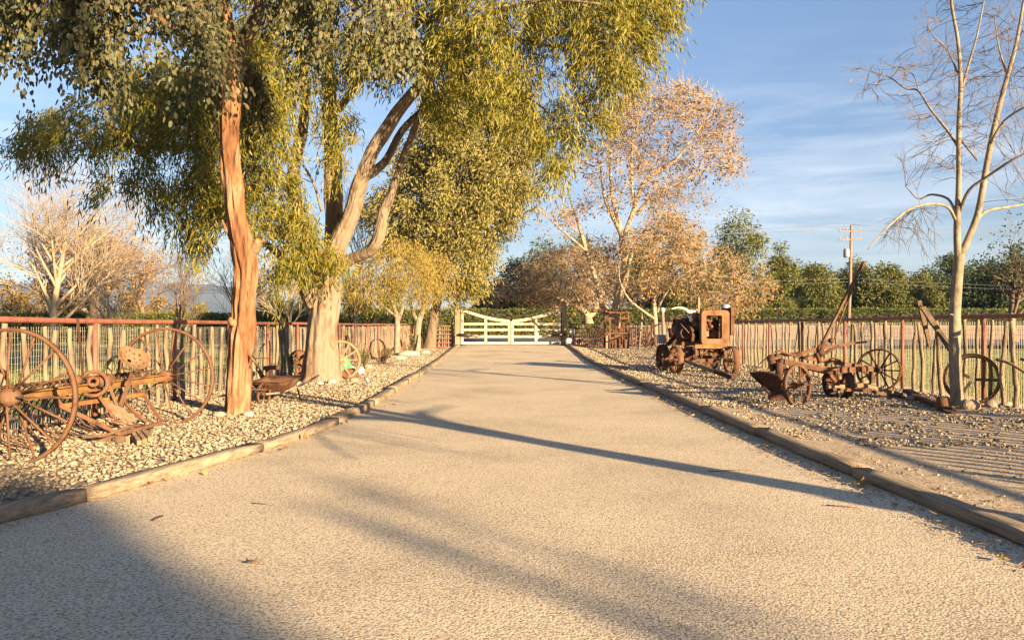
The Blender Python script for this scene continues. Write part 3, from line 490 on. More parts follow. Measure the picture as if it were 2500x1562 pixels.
# bare sycamore by the fence, and the same kind of tree beside the camera whose shadow lies over the drive
def Dl(x, y, Y): return D(x, y, Y)
S = [[(2262,972,12.2,0.1184),(2262,950,12.2,0.0962),(2258,880,12.2,0.09028),(2256,800,12.2,0.0851),(2258,720,12.2,0.0814),(2264,640,12.2,0.0777),(2269,600,12.2,0.074)],
     [(2264,615,12.2,0.0555),(2262,560,12.2,0.0518),(2262,520,12.2,0.0481),(2266,430,12.2,0.0407),(2266,300,12.2,0.037),(2270,200,12.2,0.03108),(2264,100,12.2,0.0259),(2250,20,12.15,0.0222),(2240,-80,12.1,0.0148),(2225,-200,12.05,0.00592)],
     [(2270,605,12.2,0.0592),(2290,560,12.2,0.0518),(2312,500,12.2,0.0481),(2330,400,12.15,0.0444),(2350,300,12.1,0.0407),(2375,200,12,0.0333),(2400,110,11.95,0.0259),(2420,0,11.9,0.0185),(2440,-120,11.8,0.0074)],
     [(2258,520,12.2,0.02368),(2240,490,12.0,0.0222),(2200,482,11.8,0.02072),(2150,495,11.6,0.01924),(2110,525,11.4,0.01628),(2080,555,11.3,0.0111),(2050,590,11.2,0.00592)], [(2260,505,12.2,0.02072),(2240,470,12.3,0.01924),(2200,460,12.5,0.01628),(2170,470,12.6,0.01184),(2140,440,12.7,0.00592)],
     [(2266,350,12.2,0.0222),(2240,310,12.4,0.02072),(2200,260,12.6,0.0185),(2170,215,12.8,0.01554),(2140,210,12.9,0.01258),(2105,185,13,0.00962),(2060,170,13.1,0.00518)], [(2170,215,12.8,0.01036),(2160,180,12.9,0.00814),(2130,165,13,0.00666),(2100,190,13.1,0.00444)],
     [(2268,500,12.2,0.0259),(2290,450,12.0,0.02442),(2330,420,11.8,0.0222),(2390,380,11.5,0.0185),(2450,350,11.3,0.0111)], [(2300,530,12.2,0.0259),(2330,500,12.4,0.02442),(2380,490,12.6,0.02072),(2440,480,12.8,0.0111)],
     [(2268,230,12.2,0.02072),(2290,150,12.2,0.01776),(2310,80,12.2,0.01332),(2330,-20,12.2,0.0074)], [(2270,330,12.2,0.01628),(2310,380,12,0.01332)], [(2266,180,12.2,0.0148),(2240,120,12.4,0.01184),(2210,90,12.5,0.00888),(2190,60,12.6,0.00444)],
     [(2340,340,12.1,0.0222),(2370,290,11.9,0.01924),(2410,260,11.7,0.0148),(2460,240,11.5,0.00592)], [(2380,180,12,0.01628),(2360,110,12.2,0.01184),(2350,40,12.3,0.00592)], [(2256,745,12.2,0.01332),(2245,742,12.1,0.0074)]]
SP = [([(2020,150),(2110,150),(2180,60),(2220,-100),(2330,-200),(2450,-200),(2480,100),(2490,330),(2480,480),(2380,480),(2330,430),(2240,420),(2150,440),(2100,370),(2180,330),(2130,250),(2030,215)], 470, 12.2, 1.4), ([(2040,600),(2110,520),(2160,480),(2230,510),(2180,600),(2150,560),(2090,590)], 34, 11.6, .6)]
bare = tree('bare_sycamore', 'bare pale sycamore forking above the fence beside the rusty plow', 'tree', D(2262,967,12.2), S, SP, M['barkP'], None, r0=.015, r1=.0042, wig=.1, up=.2, extra=twiglets(3, .3, .0034, .32), nside=12, group='bare sycamores by the stake fence', twigm=M['barkD'])
copy_tree(bare, (7.0, .8, 0), 'bare sycamore standing beside the camera, only its forked shadow on the drive showing', rz=R(8), group='bare sycamores by the stake fence')
for ch in COL.objects:
    if ch.parent and ch.parent.get('label', '').startswith('bare sycamore standing beside') and ch.name.startswith('trunk'):
        ch.data = ch.data.copy(); me = ch.data; n = len(me.vertices); co = np.zeros(n*3, np.float32); no = np.zeros(n*3, np.float32); me.vertices.foreach_get('co', co); me.vertices.foreach_get('normal', no); z = co.reshape(-1, 3)[:, 2:]; me.vertices.foreach_set('co', (co.reshape(-1, 3)+no.reshape(-1, 3)*np.clip(.115-.014*z, .02, .115)*np.clip(1.6-np.linalg.norm(co.reshape(-1, 3)[:, :2]-[.0, 0], axis=1)[:, None]*1.6, .08, 1)).ravel()); me.update()
b = MB()
for q in (D(2166,42,12.3), D(2078,191,13.0), D(2012,186,13.1)): MB().leaves(np.array([q]), rng.normal(size=(1, 3)), .1, .07, 1).build('leaf', M['leafO'], bare)

# ------------------------------------------------------------------ background trees, hedges, hills
def blob_tree(name, label, px, ytop, Y, wpx, leafm, ybase=None, n=3600, leaf=.32, droop=.6, cl=26, tr=.25, seed=0, group=None, low=.12, dk=None):
    r = np.random.default_rng(seed+int(px)); base = np.array([(px-1250)*Y/F, Y, -.05]); H = (EYE-(ytop-HY)*Y/F)*1.1; Wd = wpx*Y/F/2
    t = thing(name, label, 'tree', base, group); b = MB(True); nd = np.array([np.append(base+(r.normal(0, .1), 0, z), tr*(1-z/H*.8)) for z in np.linspace(0, H*.75, 8)]); b.tube(nd[:, :3], nd[:, 3], 8)
    c = []
    while len(c) < cl:
        q = r.uniform(-1, 1, 3)
        if np.linalg.norm(q) < 1: c.append(q)
    c = np.array(c)*(Wd*.78, Wd*.7, H*(1-low)*.41)+base+(0, 0, H*(low+(1-low)*.5)); c[0] = base+(0, 0, H*.9); rad = r.uniform(.26, .46, cl)*min(Wd, H*.5)*.95
    dirs = attach(b, nd, c, .12, .02); b.build('trunk', M['barkD'], t)
    k = r.integers(0, cl, n); q = r.normal(size=(n, 3)); q /= np.linalg.norm(q, axis=1)[:, None]; q *= (r.random((n, 1))**.45)*rad[k][:, None]*(1, 1, .85)
    m = MB(); p = c[k]+q; p[:, 2] = np.maximum(p[:, 2], .05); d = q/(rad[k][:, None]+1e-6)+r.normal(0, .5, (n, 3))+(0, 0, -droop); m.leaves(p, d, r.uniform(.6, 1.4, n)*leaf, r.uniform(.6, 1.3, n)*leaf*.42, 0); m.build('crown', leafm, t); return t
gR = 'pepper trees beyond the hedge'
for i, (px, yt, Y, w_, lab, lm) in enumerate([(1800,527,84,190,'tall pepper tree towering over the hedge behind the orange sycamore','leafP'),(1905,600,88,120,'drooping pepper tree just beside the tallest one','leafP'),(1990,655,90,150,'round yellow green tree left of the utility pole','leafP'),(2090,640,92,130,'bushy tree directly behind the utility pole','leafP'),(2165,655,88,140,'sunlit yellow green tree just right of the utility pole','leafP'),(2250,672,93,130,'low rounded tree behind the upright of the bare sycamore, between sunlit and dark trees','leafP'),(2330,625,96,120,'thin topped dark tree behind the bare sycamore trunk','leafK'),(2400,650,84,170,'wide dark tree beyond the hedge right of the bare sycamore','leafK'),(2480,640,82,170,'dark tree at the picture edge beyond the hedge','leafK'),(1700,640,82,170,'green pepper tree behind the dry orange leaves of the young sycamore','leafP'),(1560,600,86,160,'green tree half hidden behind the large sycamore','leafP'),(1640,520,92,180,'olive tree peeping through the crown of the large sycamore','leafC')]):
    blob_tree('pepper_tree', lab, px, yt, Y, w_, M[lm], n=9500, leaf=.36, seed=i, group=gR, cl=46, low=.02)
for i, (px, yt, lab) in enumerate([(1860,660,'tree in the back row between the tallest pepper tree and its drooping neighbour'),(1945,675,'tree in the back row under the conifer tip'),(2040,672,'tree in the back row just left of the utility pole'),(2130,670,'tree in the back row just right of the utility pole'),(2215,676,'tree in the back row behind the tip of the V shaped boards'),(2295,668,'tree in the back row close by the stem of the bare sycamore'),(2370,660,'tree in the back row right of the bare sycamore stem'),(2450,655,'tree in the back row nearest the picture edge')]):
    blob_tree('pepper_tree', lab, px, yt+(8, -6, 14, -2, 10, -12, 4, -8)[i], 108, 190, M['leafK' if i > 4 else 'leafP'], n=5000, leaf=.5, seed=90+i, group='trees in the far back row', cl=30, low=0)
for i, (px, yt, Y, w_, lab) in enumerate([(1255,640,84,130,'dark green tree behind the middle of the gate, in front of the red roof'),(1325,600,80,150,'dark tree between the gate and the large sycamore'),(1190,690,86,80,'low dark tree seen between the yellow trees and the gate post'),(1420,590,90,170,'dark tree behind the limbs of the large sycamore')]):
    blob_tree('dark_tree', lab, px, yt, Y, w_, M['leafK'], n=6500, leaf=.36, seed=40+i, group='dark trees across the road', cl=24, low=.1)
b = MB(True); cn = thing('conifer_tree', 'small pointed conifer tip showing above the far trees', 'tree', (21.3+13, 102, 0)); zt = EYE-(655-HY)*102/F; xc = (1937-1250)*102/F; cn.location.x = xc; ORG[cn] = np.array([xc, 102, 0])
MB(True).tube([(xc, 102, 0), (xc, 102, zt+.8)], [.25, .03], 6).build('trunk', M['barkD'], cn); n = 1500; z = rng.uniform(3, zt+.6, n); a = rng.uniform(0, 6.28, n); rr = (zt+.8-z)*.22*rng.random(n)**.5
MB().leaves(np.stack([xc+np.cos(a)*rr, 102+np.sin(a)*rr, z], 1), np.stack([np.cos(a), np.sin(a), -.3+0*a], 1), .5, .12).build('crown', M['leafK'], cn)
def hedge(label, x0, x1, y0, y1, h, n, leaf=.16, bump=.18):
    t = thing('hedge', label, 'hedge', ((x0+x1)/2, (y0+y1)/2, 0), 'clipped hedges'); m = 60
    xs = np.linspace(x0, x1, m); rows = []
    for i, x in enumerate(xs):
        k = bump*mnoise.noise(Vector((x*.35, y0, 1))); yv = y0+(y1-y0)*.0
        rows += [(x, y0+.15, .1), (x, y0+.1, h-.35+k), (x, y0+.4, h-.15+k), (x, y1-.4, h-.15+k), (x, y1, .1)]
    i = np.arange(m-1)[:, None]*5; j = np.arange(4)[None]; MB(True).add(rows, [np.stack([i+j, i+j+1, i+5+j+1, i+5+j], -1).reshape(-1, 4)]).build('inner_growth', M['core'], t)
    x = rng.uniform(x0, x1, n); top = rng.random(n) < .35; k = np.array([bump*mnoise.noise(Vector((q*.35, y0, 1)))+.1*mnoise.noise(Vector((q*1.7, y0, 5))) for q in x])
    z = np.where(top, h-.12+k+rng.normal(0, .07, n), .05+(h-.1+k)*rng.random(n)); y = np.where(top, rng.uniform(y0, y1, n), y0+rng.normal(0, .1, n))
    d = np.stack([rng.normal(0, .6, n), np.where(top, rng.normal(0, .6, n), -.8), np.where(top, .8, rng.normal(0, .6, n))], 1); MB().leaves(np.stack([x, y, z], 1), d, rng.uniform(.7, 1.4, n)*leaf, leaf*.5, 0).build('crown', M['leafH'], t)
hedge('long clipped hedge beyond the road behind the gate and plow', -14, 78, 70, 72.5, 2.85, 42000, .22)
hedge('low dark hedge across the paddock behind the hay rake', -46, -9.5, 61, 63, 2.3, 22000, .2)
def bare_tree(name, label, px, ytop, Y, spread_px, bark, kids=(7, 6, 5, 3), tr=.2, split=.2, leafm=None, seed=0, fan=.75, group=None, r1=.006, crook=.08, ybase=None):
    r = np.random.default_rng(seed+77); base = np.array([(px-1250)*Y/F, Y, -.05]); H = EYE-(ytop-HY)*Y/F; t = thing(name, label, 'tree', base, group); b = MB(True); tw = MB(True); tips = []
    def grow(p, d, ln, ra, lv):
        m = 5; pts = [p]
        for i in range(m-1): d = nrm(d+r.normal(0, crook, 3)+np.array([0, 0, .05])); pts.append(pts[-1]+d*ln/(m-1))
        (b if lv < 2 else tw).tube(pts, np.linspace(ra, max(r1, ra*.35), m), 6 if lv < 2 else 3, False)
        if lv >= len(kids): tips.append(pts[-1]); return
        for i in range(kids[lv]):
            f = r.uniform(split if lv == 0 else .25, 1); q = f*(m-1); k = min(m-2, int(q)); o = pts[k]+(pts[k+1]-pts[k])*(q-k); e = r.normal(size=3); e -= d*np.dot(e, d); e = nrm(nrm(e)*fan+d*.9+np.array([0, 0, .15]))
            grow(o, e, ln*r.uniform(.45, .72)*(1.15-.45*f if lv == 0 else 1), max(r1, ra*(1-.6*f)*.55), lv+1)
    grow(base, np.array([r.normal(0, .04), r.normal(0, .04), 1.]), H*.72, tr, 0); b.build('trunk', bark, t); tw.build('branches', M['twig'] if bark is not M['barkD'] else M['barkD'], t)
    if leafm: tp = np.array(tips); c = MB(); c.leaves(np.repeat(tp, 3, 0)+r.normal(0, .2, (len(tp)*3, 3)), r.normal(size=(len(tp)*3, 3)), .17, .12, 1); c.build('crown', leafm, t)
    return t
gL = 'bare trees across the paddock'
bare_tree('bare_tree', 'large pale bare tree with upswept branches beyond the fence by the hay rake', 134, 452, 45, 250, M['barkS'], (15, 9, 6, 3), .24, .1, seed=3, fan=.8, group=gL, crook=.07)
bare_tree('oak_tree', 'gnarled brown oak with twisting limbs beside the large pale bare tree', 225, 545, 58, 220, M['barkD'], (10, 8, 6, 4), .55, .3, M['leafO'], seed=5, fan=1.1, group=gL, crook=.22)
bare_tree('bare_tree', 'low fan shaped pale bare tree above the rake seat', 275, 665, 38, 130, M['barkS'], (12, 8, 5), .09, .1, seed=8, fan=.8, group=gL)
bare_tree('bare_tree', 'dark grey bare tree standing before the blue hills', 433, 615, 45, 130, M['barkD'], (16, 8, 5), .13, .15, seed=12, fan=.9, group=gL)
bare_tree('oak_tree', 'small crooked bare oak between the brown oak and the dark grey tree', 370, 605, 66, 130, M['barkD'], (8, 7, 5), .35, .3, M['leafO'], seed=14, fan=1.1, group=gL, crook=.2)
bare_tree('bare_tree', 'grey bare tree half hidden behind the orange gum trunk', 566, 600, 34, 90, M['barkP'], (10, 6, 4), .12, .25, seed=18, fan=.7, group=gL)
bare_tree('bare_tree', 'slim pale bare tree between the two gum trunks', 706, 610, 40, 110, M['barkS'], (14, 7, 4), .09, .2, seed=21, fan=.8, group=gL)
bare_tree('bare_tree', 'bare tree in the gap behind the curved limb of the broad gum', 866, 500, 47, 120, M['barkP'], (14, 7, 5), .14, .2, seed=24, fan=.7, group=gL)
bare_tree('bare_tree', 'dark half bare tree at the picture edge behind the far end of the plow fence', 2478, 560, 52, 170, M['barkD'], (10, 8, 6), .3, .3, M['leafK'], seed=30, fan=1.0, crook=.15)
for i, (px, yt, Y, w_, lm, lab) in enumerate([(20,690,72,150,'leafU','brown scrubby tree lowest at the picture edge behind the hay rake'),(110,705,75,130,'leafU','brown bush right behind the large pale bare tree'),(190,700,70,120,'leafU','olive brown bush below the oak'),(300,715,78,120,'leafU','round brown bush behind the low fan shaped tree'),(390,728,85,120,'leafU','brown bush at the foot of the small crooked oak'),(490,745,95,70,'leafC','small lit bush below the blue hills'),(660,715,70,110,'leafP','green bush above the hedge between the gum trunks'),(760,690,72,120,'leafC','olive tree hidden behind the broad gum trunk'),(860,690,68,110,'leafP','green tree behind the curved limb of the broad gum'),(950,680,74,130,'leafP','green tree behind the small yellow tree')]):
    blob_tree('scrub_tree', lab, px, yt, Y, w_, M[lm], n=2600, leaf=.34, seed=60+i, group='scrub behind the paddock', cl=18, low=0, tr=.15)
def hills(name, Y, prof, m):
    b = MB(True); xs = np.array([p[0] for p in prof]); zs = np.array([p[1] for p in prof]); n = 140; px = np.linspace(xs[0], xs[-1], n); rows = []; kk = 14
    for x in px:
        top = EYE-(np.interp(x, xs, zs)-HY)*Y/F
        for j in range(kk):
            f = j/(kk-1); yy = Y-900*(1-f); rows.append(((x-1250)*Y/F, yy, -4+(top+4)*f**1.3*(1+.22*(1-f)*mnoise.noise(Vector((x*.03, f*4, Y))))+(14*mnoise.noise(Vector((x*.06, f*3, 7))) if j else 0)))
    i = np.arange(n-1)[:, None]*kk; j = np.arange(kk-1)[None]; b.add(rows, [np.stack([i+j, i+kk+j, i+kk+j+1, i+j+1], -1).reshape(-1, 4)]); return struct(b.build(name, m))
hills('hills', 3600, [(-900,740),(-300,700),(100,690),(330,680),(420,694),(500,692),(560,700),(640,722),(760,745),(1000,765),(1400,775),(2000,770),(3200,760)], M['hill'])

# ------------------------------------------------------------------ far structures
t = thing('field_wall', 'long low pinkish wall across the meadow behind the plow', 'wall', (40, 61, 0)); MB().bar((8.6, 61, .65), (76, 61, .65), .3, 1.3).build('wall', M['stucco'], t); MB().bar((8.6, 61, 1.34), (76, 61, 1.34), .4, .08).build('coping', M['postwood'], t)
t = thing('house', 'house with red clay tile roof behind the dark trees across the road', 'house', (.3, 106, 0)); MB().box((.3, 106, 1.9), (11, 8, 3.8)).build('wall', M['stucco'], t)
e = [(-5.9,101.6,3.75),(6.5,101.6,3.75),(6.5,110.4,3.75),(-5.9,110.4,3.75),(-1.9,106,5.9),(2.5,106,5.9)]; MB().add(e, [[[0,1,5,4],[2,3,4,5]], [[1,2,5],[3,0,4]]]).build('roof', M['tile'], t)
for x in (-3, .6, 3.6): w1 = MB().box((x, 101.98, 2.2), (1.1, .06, 1.2)).build('window', M['black'], t); MB().box((x, 101.95, 2.85), (1.3, .08, .1)).build('frame', M['white'], w1)
t = thing('barn', 'tall barn behind the camera, only its shadow on the drive showing', 'barn', (14, -24, 0))
n_ = np.array([.76, .65]); s_ = np.array([.65, -.76]); c0 = n_*1.02+s_*34; ul = -n_
def bp(a, c, z): q = c0+ul*a+s_*c; return (q[0], q[1], z)
MB().add([bp(0,0,0),bp(16,0,0),bp(16,11,0),bp(0,11,0),bp(0,0,8.6),bp(16,0,8.6),bp(16,11,8.6),bp(0,11,8.6)], [[[0,1,5,4],[1,2,6,5],[2,3,7,6],[3,0,4,7]]]).build('wall', M['postwood'], t)
MB().add([bp(0,-.5,8.5),bp(16.3,-.5,8.5),bp(16.3,11.5,8.5),bp(0,11.5,8.5),bp(0,5.5,10.95),bp(16.3,5.5,10.95)], [[[0,1,5,4],[2,3,4,5]], [[3,0,4],[1,2,5]]]).build('roof', M['tile'], t); MB().add([bp(5,-.05,0),bp(9,-.05,0),bp(9,-.05,3.2),bp(5,-.05,3.2)], [[[0,1,2,3]]]).build('door', M['plank'], t)
q = n_*2.5+s_*25
t = thing('shade_tree', 'slender leafy tree behind the camera whose dappled shade falls on the near drive', 'tree', (q[0], q[1], 0)); b = MB(True); b.tube([(q[0]+.9, q[1]+.8, 0), (q[0]+.5, q[1]+.3, 3.5), (q[0], q[1], 7.0)], [.14, .1, .03], 8); b.build('trunk', M['barkD'], t)
n = 430; k = rng.integers(0, 7, n); cc = np.array([(q[0]+a*n_[0], q[1]+a*n_[1], z) for a, z in ((-.1,5.2),(.05,5.5),(-.05,5.9),(.15,6.1),(.5,6.3),(.1,6.7),(.55,6.9))]); MB().leaves(cc[k]+rng.normal(0, .11, (n, 3))*(1, 1, 1.2), rng.normal(size=(n, 3)), .13, .05).build('crown', M['leafP'], t)
t = thing('shade_tree', 'unseen leafy tree added at the barn corner behind the camera to soften its shadow edge', 'tree', tuple(n_*1.1+s_*32)+(0,)); q = n_*1.1+s_*32; MB(True).tube([(q[0], q[1], 0), (q[0], q[1], 9.5)], [.16, .04], 8).build('trunk', M['barkD'], t)  # added out of view; its leaves blur the edge of the barn's shadow
n = 5200; u_ = 1.02+rng.normal(0, .13, n)+.12*np.sin(rng.uniform(0, 60, n)); z = rng.uniform(5.4, 9.0, n); d_ = rng.uniform(-1, 1, n); MB().leaves(np.stack([n_[0]*u_+s_[0]*(32+d_), n_[1]*u_+s_[1]*(32+d_), z], 1), rng.normal(size=(n, 3)), .16, .06).build('crown', M['leafP'], t)
XZ = lambda x, z, Y: np.array([x, Y, z])
tree('gum_tree', 'unseen tall leaning gum tree added beside the camera to shade the hay rake gum', 'tree', (5.4, -6.4, 0), [[(5.4,-.1,-6.4,.25),(5.3,3,-6.0,.2),(5.2,6,-4.6,.15),(4.6,8.2,-2.6,.1),(3.6,9.4,-.8,.06),(2,10.2,0,.03)], [(5.2,6,-4.6,.1),(5.6,7.2,-4.2,.07),(5.5,8.4,-3.4,.03)]],  # added out of view so its crown shades the orange gum's leaves
     [([(1.2,7.4),(2.5,6.8),(5,7),(6.4,8),(6,10),(4,11.6),(2,11.4),(1,9.4)], 130, -1.2, 2.6)], M['barkB'], M['leafB'], conv=XZ, nl=60, spread=.12, ln=.17, wd=.03, droop=1., tl=.7, fr=.7, th_=.0)
# utility pole and its wires
pz = lambda x, y, Y=68.: Z8(x, y, Y); t = thing('utility_pole', 'wooden utility pole with crossarms and a grey transformer beyond the fence', 'utility pole', (29.95, 68, 0)); px_ = pz(812, 700)[0]
MB(True).tube([(px_-.25, 68, -.1), (px_, 68, 5), pz(822, 612)], [.17, .15, .1], 10).build('pole', M['pole'], t)
for y_, w_ in ((668, 1.0), (742, 1.0)):
    c = pz(805, y_); a = MB().bar(c+(-w_, -.16, 0), c+(w_, -.16, .05 if y_ > 700 else 0), .09, .11).build('crossarm', M['pole'], t)
    for dx in (-.92, -.3, .85): MB(True).lathe(c+(dx, -.16, .055), (0, 0, 1), [(.03, 0), (.05, .05), (.03, .12), (.06, .16), (.02, .24), (0, .24)], 8).build('insulator', M['grey'], a)
c = pz(775, 860); MB(True).lathe(c+(0, -.1, -.35), (0, 0, 1), [(0, 0), (.24, 0), (.26, .05), (.26, .68), (.2, .76), (0, .78)], 14).build('transformer', M['grey'], t)
for dx in (-.1, .1): MB(True).tube([c+(dx, -.1, .4), c+(dx, -.1, .72)], .035, 6).build('bushing', M['grey'], t)
def cable(p, q, sag, lab, r=.016):
    s_ = np.linspace(0, 1, 40)[:, None]; pts = p*(1-s_)+q*s_; pts[:, 2] -= (4*sag*s_*(1-s_))[:, 0]; tag(MB(True).tube(pts, r, 4).build('power_line', M['cable'], org=tuple(p)), lab, 'power line', 'overhead wires')
PL, PR = np.array([-75., 72, 0]), np.array([95., 60, 0])
for y_, dx, a, bb in ((608, 0, 'topmost', 11.0), (648, -.9, 'second', 10.3), (1078, .1, 'third', 4.9), (1108, .1, 'lowest', 4.4)):
    c = pz(815, y_)+(dx, 0, 0); zl = c[2]; cable(c, np.array([-75, 74, zl+.4]), 1.1, a+' overhead wire running from the utility pole across to the yellow trees', .02 if y_ < 800 else .009); cable(c, np.array([95, 60, zl-.6]), 1.0, a+' overhead wire running from the utility pole behind the bare sycamore', .016 if y_ < 800 else .009)
tag(MB(True).lathe((33.9-8.2, 39.5, -.05), (0, 0, 1), [(.13, 0), (.13, 1.9), (.1, 2.02), (0, 2.06)], 10).build('marker_post', M['postwood'], org=(25.7, 39.5, 0)), 'round topped grey post beyond the fence right of the bare sycamore', 'post')
# paddock grass
def blades(name, n, x0, x1, y0, y1):
    y = y0+(y1-y0)*rng.random(n)**1.5; x = rng.uniform(x0, x1, n); z = np.zeros(n)-.02; d = np.stack([rng.normal(0, .35, n), rng.normal(0, .35, n), np.ones(n)], 1); stuff(MB().leaves(np.stack([x, y, z], 1), d, rng.uniform(.04, .13, n), .016).build(name, M['blade']))
blades('paddock_turf', 30000, -16, -5.85, 8, 34); blades('meadow_turf', 34000, 8.0, 20, 11, 36)

# ------------------------------------------------------------------ old farm machinery
A3 = lambda *q: np.array(q, float)
def wheel(parent, c, ax, Ro, w, th, nsp, rs, hr, hl, m, name='wheel', flat_=0, dish=0, ph=0, ms=None, skip=(), hub=True):
    c = A3(*c); ax, u, k = frame(ax); rim = MB(True).ring(c, ax, Ro, w, th, 44).build(name, m, parent); ms = ms or m
    if hub: MB(True).lathe(c, ax, [(0, -hl/2), (hr*.6, -hl/2), (hr*.7, -hl*.3), (hr, -hl*.28), (hr, hl*.28), (hr*.7, hl*.3), (hr*.6, hl/2), (0, hl/2)], 14).build('hub', ms, rim)
    for i in range(nsp):
        if i in skip: continue
        a = 2*math.pi*i/nsp+ph; d = math.cos(a)*u+math.sin(a)*k; o = ax*(hl*.22 if i % 2 else -hl*.22)
        b = MB(not flat_); p, q = c+d*hr*.8+o, c+d*(Ro-th*.6)+o*dish
        b.bar(p, q, rs*2, rs*1.4, ax) if flat_ else b.tube([p, q], rs, 6)
        b.build('spoke', ms, rim)
    return rim
def T(name, label, cat, loc, group=None): return thing(name, label, cat, loc, group)
def rod(p, m, pts, r, n=7): return lambda name: MB(True).tube(pts, r, n).build(name, m, p)
# dump hay rake
a1, a2 = A3(-4.67, 7.15, .643), A3(-4.51, 10.0, .643); ad = nrm(a2-a1); fw = nrm((ad[1], -ad[0], 0)); UP = A3(0, 0, 1)
t = T('hay_rake', 'rusty dump hay rake with two tall spoked wheels and a pan seat on the gravel', 'hay rake', (a1+a2)/2*A3(1, 1, 0)); ru = M['rust']; ye = M['yellow']
wheel(t, a1, ad, .643, .05, .03, 16, .011, .085, .22, ru); wheel(t, a2, ad, .643, .05, .03, 16, .010, .085, .22, ru, ph=.2)
bm = MB(); bm.bar(a1+ad*.1+UP*.0, a2-ad*.1, .04, .085); bm.bar(a1+ad*.1+fw*.04+UP*.037, a2-ad*.1+fw*.04+UP*.037, .06, .012); bm.bar(a1+ad*.1+fw*.035-UP*.04, a2-ad*.1+fw*.035-UP*.04, .05, .012); bm.build('axle_beam', ye, t)
nt_ = 27
for i in range(nt_):
    o = a1+(a2-a1)*(.06+.88*i/(nt_-1))+UP*.07-fw*.06; th = np.linspace(math.pi*.5, math.pi*.5+2*math.pi*1.2, 12)
    pts = [o+fw*.038*math.cos(q)+UP*.038*math.sin(q)+ad*.008*j/6 for j, q in enumerate(th)]
    jit = random.uniform(-.03, .03); pts += [o+fw*x+UP*z for x, z in ((-.12, .02), (-.26, -.03), (-.42, -.15), (-.53, -.32), (-.53, -.48+jit), (-.42, -.6+jit), (-.24, -.66+jit))]
    MB(True).tube(pts, .0075, 5).build('tine', M['darkrust'] if i % 3 else ru, t)
def seat(parent, c, nr, R_, up, m):
    nr, u, k = frame(nr); rs = np.linspace(.12, 1, 9); b = MB(True); na = 28; v = []; hole = {(2, q) for q in range(0, 28, 4)} | {(4, q) for q in range(2, 28, 4)} | {(5, q) for q in range(0, 28, 4)}
    for r_ in rs:
        for j in range(na):
            a = 2*math.pi*j/na; sx_ = 1+.12*math.cos(2*a); v.append(c+u*math.cos(a)*R_*r_*sx_+k*math.sin(a)*R_*r_*.86+nr*(.085*r_**2.2-(.03 if math.sin(a) > .7 and r_ > .8 else 0)))
    f = [[i*na+j, i*na+(j+1) % na, (i+1)*na+(j+1) % na, (i+1)*na+j] for i in range(8) for j in range(na) if (i, j) not in hole]; b.add(v, [f, [list(range(na))]]); o = b.build('seat', m, parent)
    md = o.modifiers.new('thick', 'SOLIDIFY'); md.thickness = .008; return o
sc_ = Z1(955, 545, 8.75); seat(t, sc_, (.78, -.25, .57), .19, None, M['faderust'])
MB().bar(Z1(975, 640, 8.75), Z1(890, 880, 8.6), .055, .02, fw).build('seat_spring', ru, t)
MB().bar(Z1(612, 655, 8.25), Z1(572, 235, 8.35), .03, .014, fw).build('hand_lever', M['darkrust'], t); MB().bar(Z1(870, 660, 9.0), Z1(885, 540, 9.05), .028, .012, fw).build('foot_lever', ru, t)
b = MB(True); g0 = Z1(690, 715, 8.3); b.ring(g0, (.45, -.85, .25), .15, .03, .035, 24); b.ring(g0+UP*.02, (.3, -.9, .2), .06, .06, .03, 14); b.lathe(Z1(780, 690, 8.5), ad, [(0, -.12), (.07, -.1), (.05, 0), (.075, .05), (.04, .13), (0, .14)], 12); b.lathe(Z1(560, 690, 8.1), ad, [(0, -.06), (.055, -.05), (.055, .05), (0, .06)], 12); b.build('trip_gear', ru, t)
b = MB(); q_ = [Z1(450, 880, 7.85), Z1(880, 1085, 8.35), Z1(1200, 1000, 9.25), Z1(1055, 790, 9.3)]
b.bar(q_[0], Z1(1060, 790, 9.25), .035, .045); b.build('cross_bar', ye, t)
b = MB(); b.bar(q_[0], q_[1], .03, .042); b.bar(q_[1], q_[2], .03, .042); b.bar(q_[2], q_[3], .026, .036); b.build('draft_frame', ru, t)
b = MB(); b.bar(Z1(410, 830, 7.8), q_[0], .03, .05); b.bar(Z1(985, 730, 9.0), Z1(1045, 800, 9.25), .03, .05); b.bar(Z1(720, 790, 8.35), Z1(870, 1000, 8.45), .04, .03); b.bar(Z1(790, 690, 8.5), Z1(860, 870, 8.55), .03, .03); b.bar(Z1(930, 860, 8.7), Z1(1085, 1000, 8.85), .03, .03); b.build('brace', ru, t)
MB(True).tube(spline([Z1(680, 1095, 8.2), Z1(760, 1100, 8.25), Z1(850, 1070, 8.3), Z1(960, 1030, 8.5), Z1(1040, 1020, 8.75)]), .017, 8).build('skid', ru, t)
b = MB(); c0, c1 = Z1(800, 850, 8.5), Z1(960, 1000, 8.55); b.plate([c0-ad*.07, c0+ad*.09, c1+ad*.14, c1-ad*.08], (.012, 0, .018)); b.build('foot_board', M['plank'], t)
o = T('tongue_stub', 'short split wood tongue stub lying against the front of the hay rake', 'wood block', Z1(1050, 1140, 8.3)*A3(1, 1, 0)); b = MB()
for i in range(3): p = Z1(985+i*38, 1085-i*8, 8.35); b.bar(p, Z1(1030+i*40, 1150-i*14, 8.1), .05, .05)
b.build('board', M['plank'], o)
o = T('plank', 'dry plank with a dark iron hook lying under the hay rake', 'plank', G(262, 1075)); b = MB(); p0, p1 = G(206, 1071, .05), G(312, 1076, .07); b.bar(p0, p1, .05, .1); b.build('board', M['plank'], o); h0 = p0+(p1-p0)*.73+A3(0, -.035, .02)
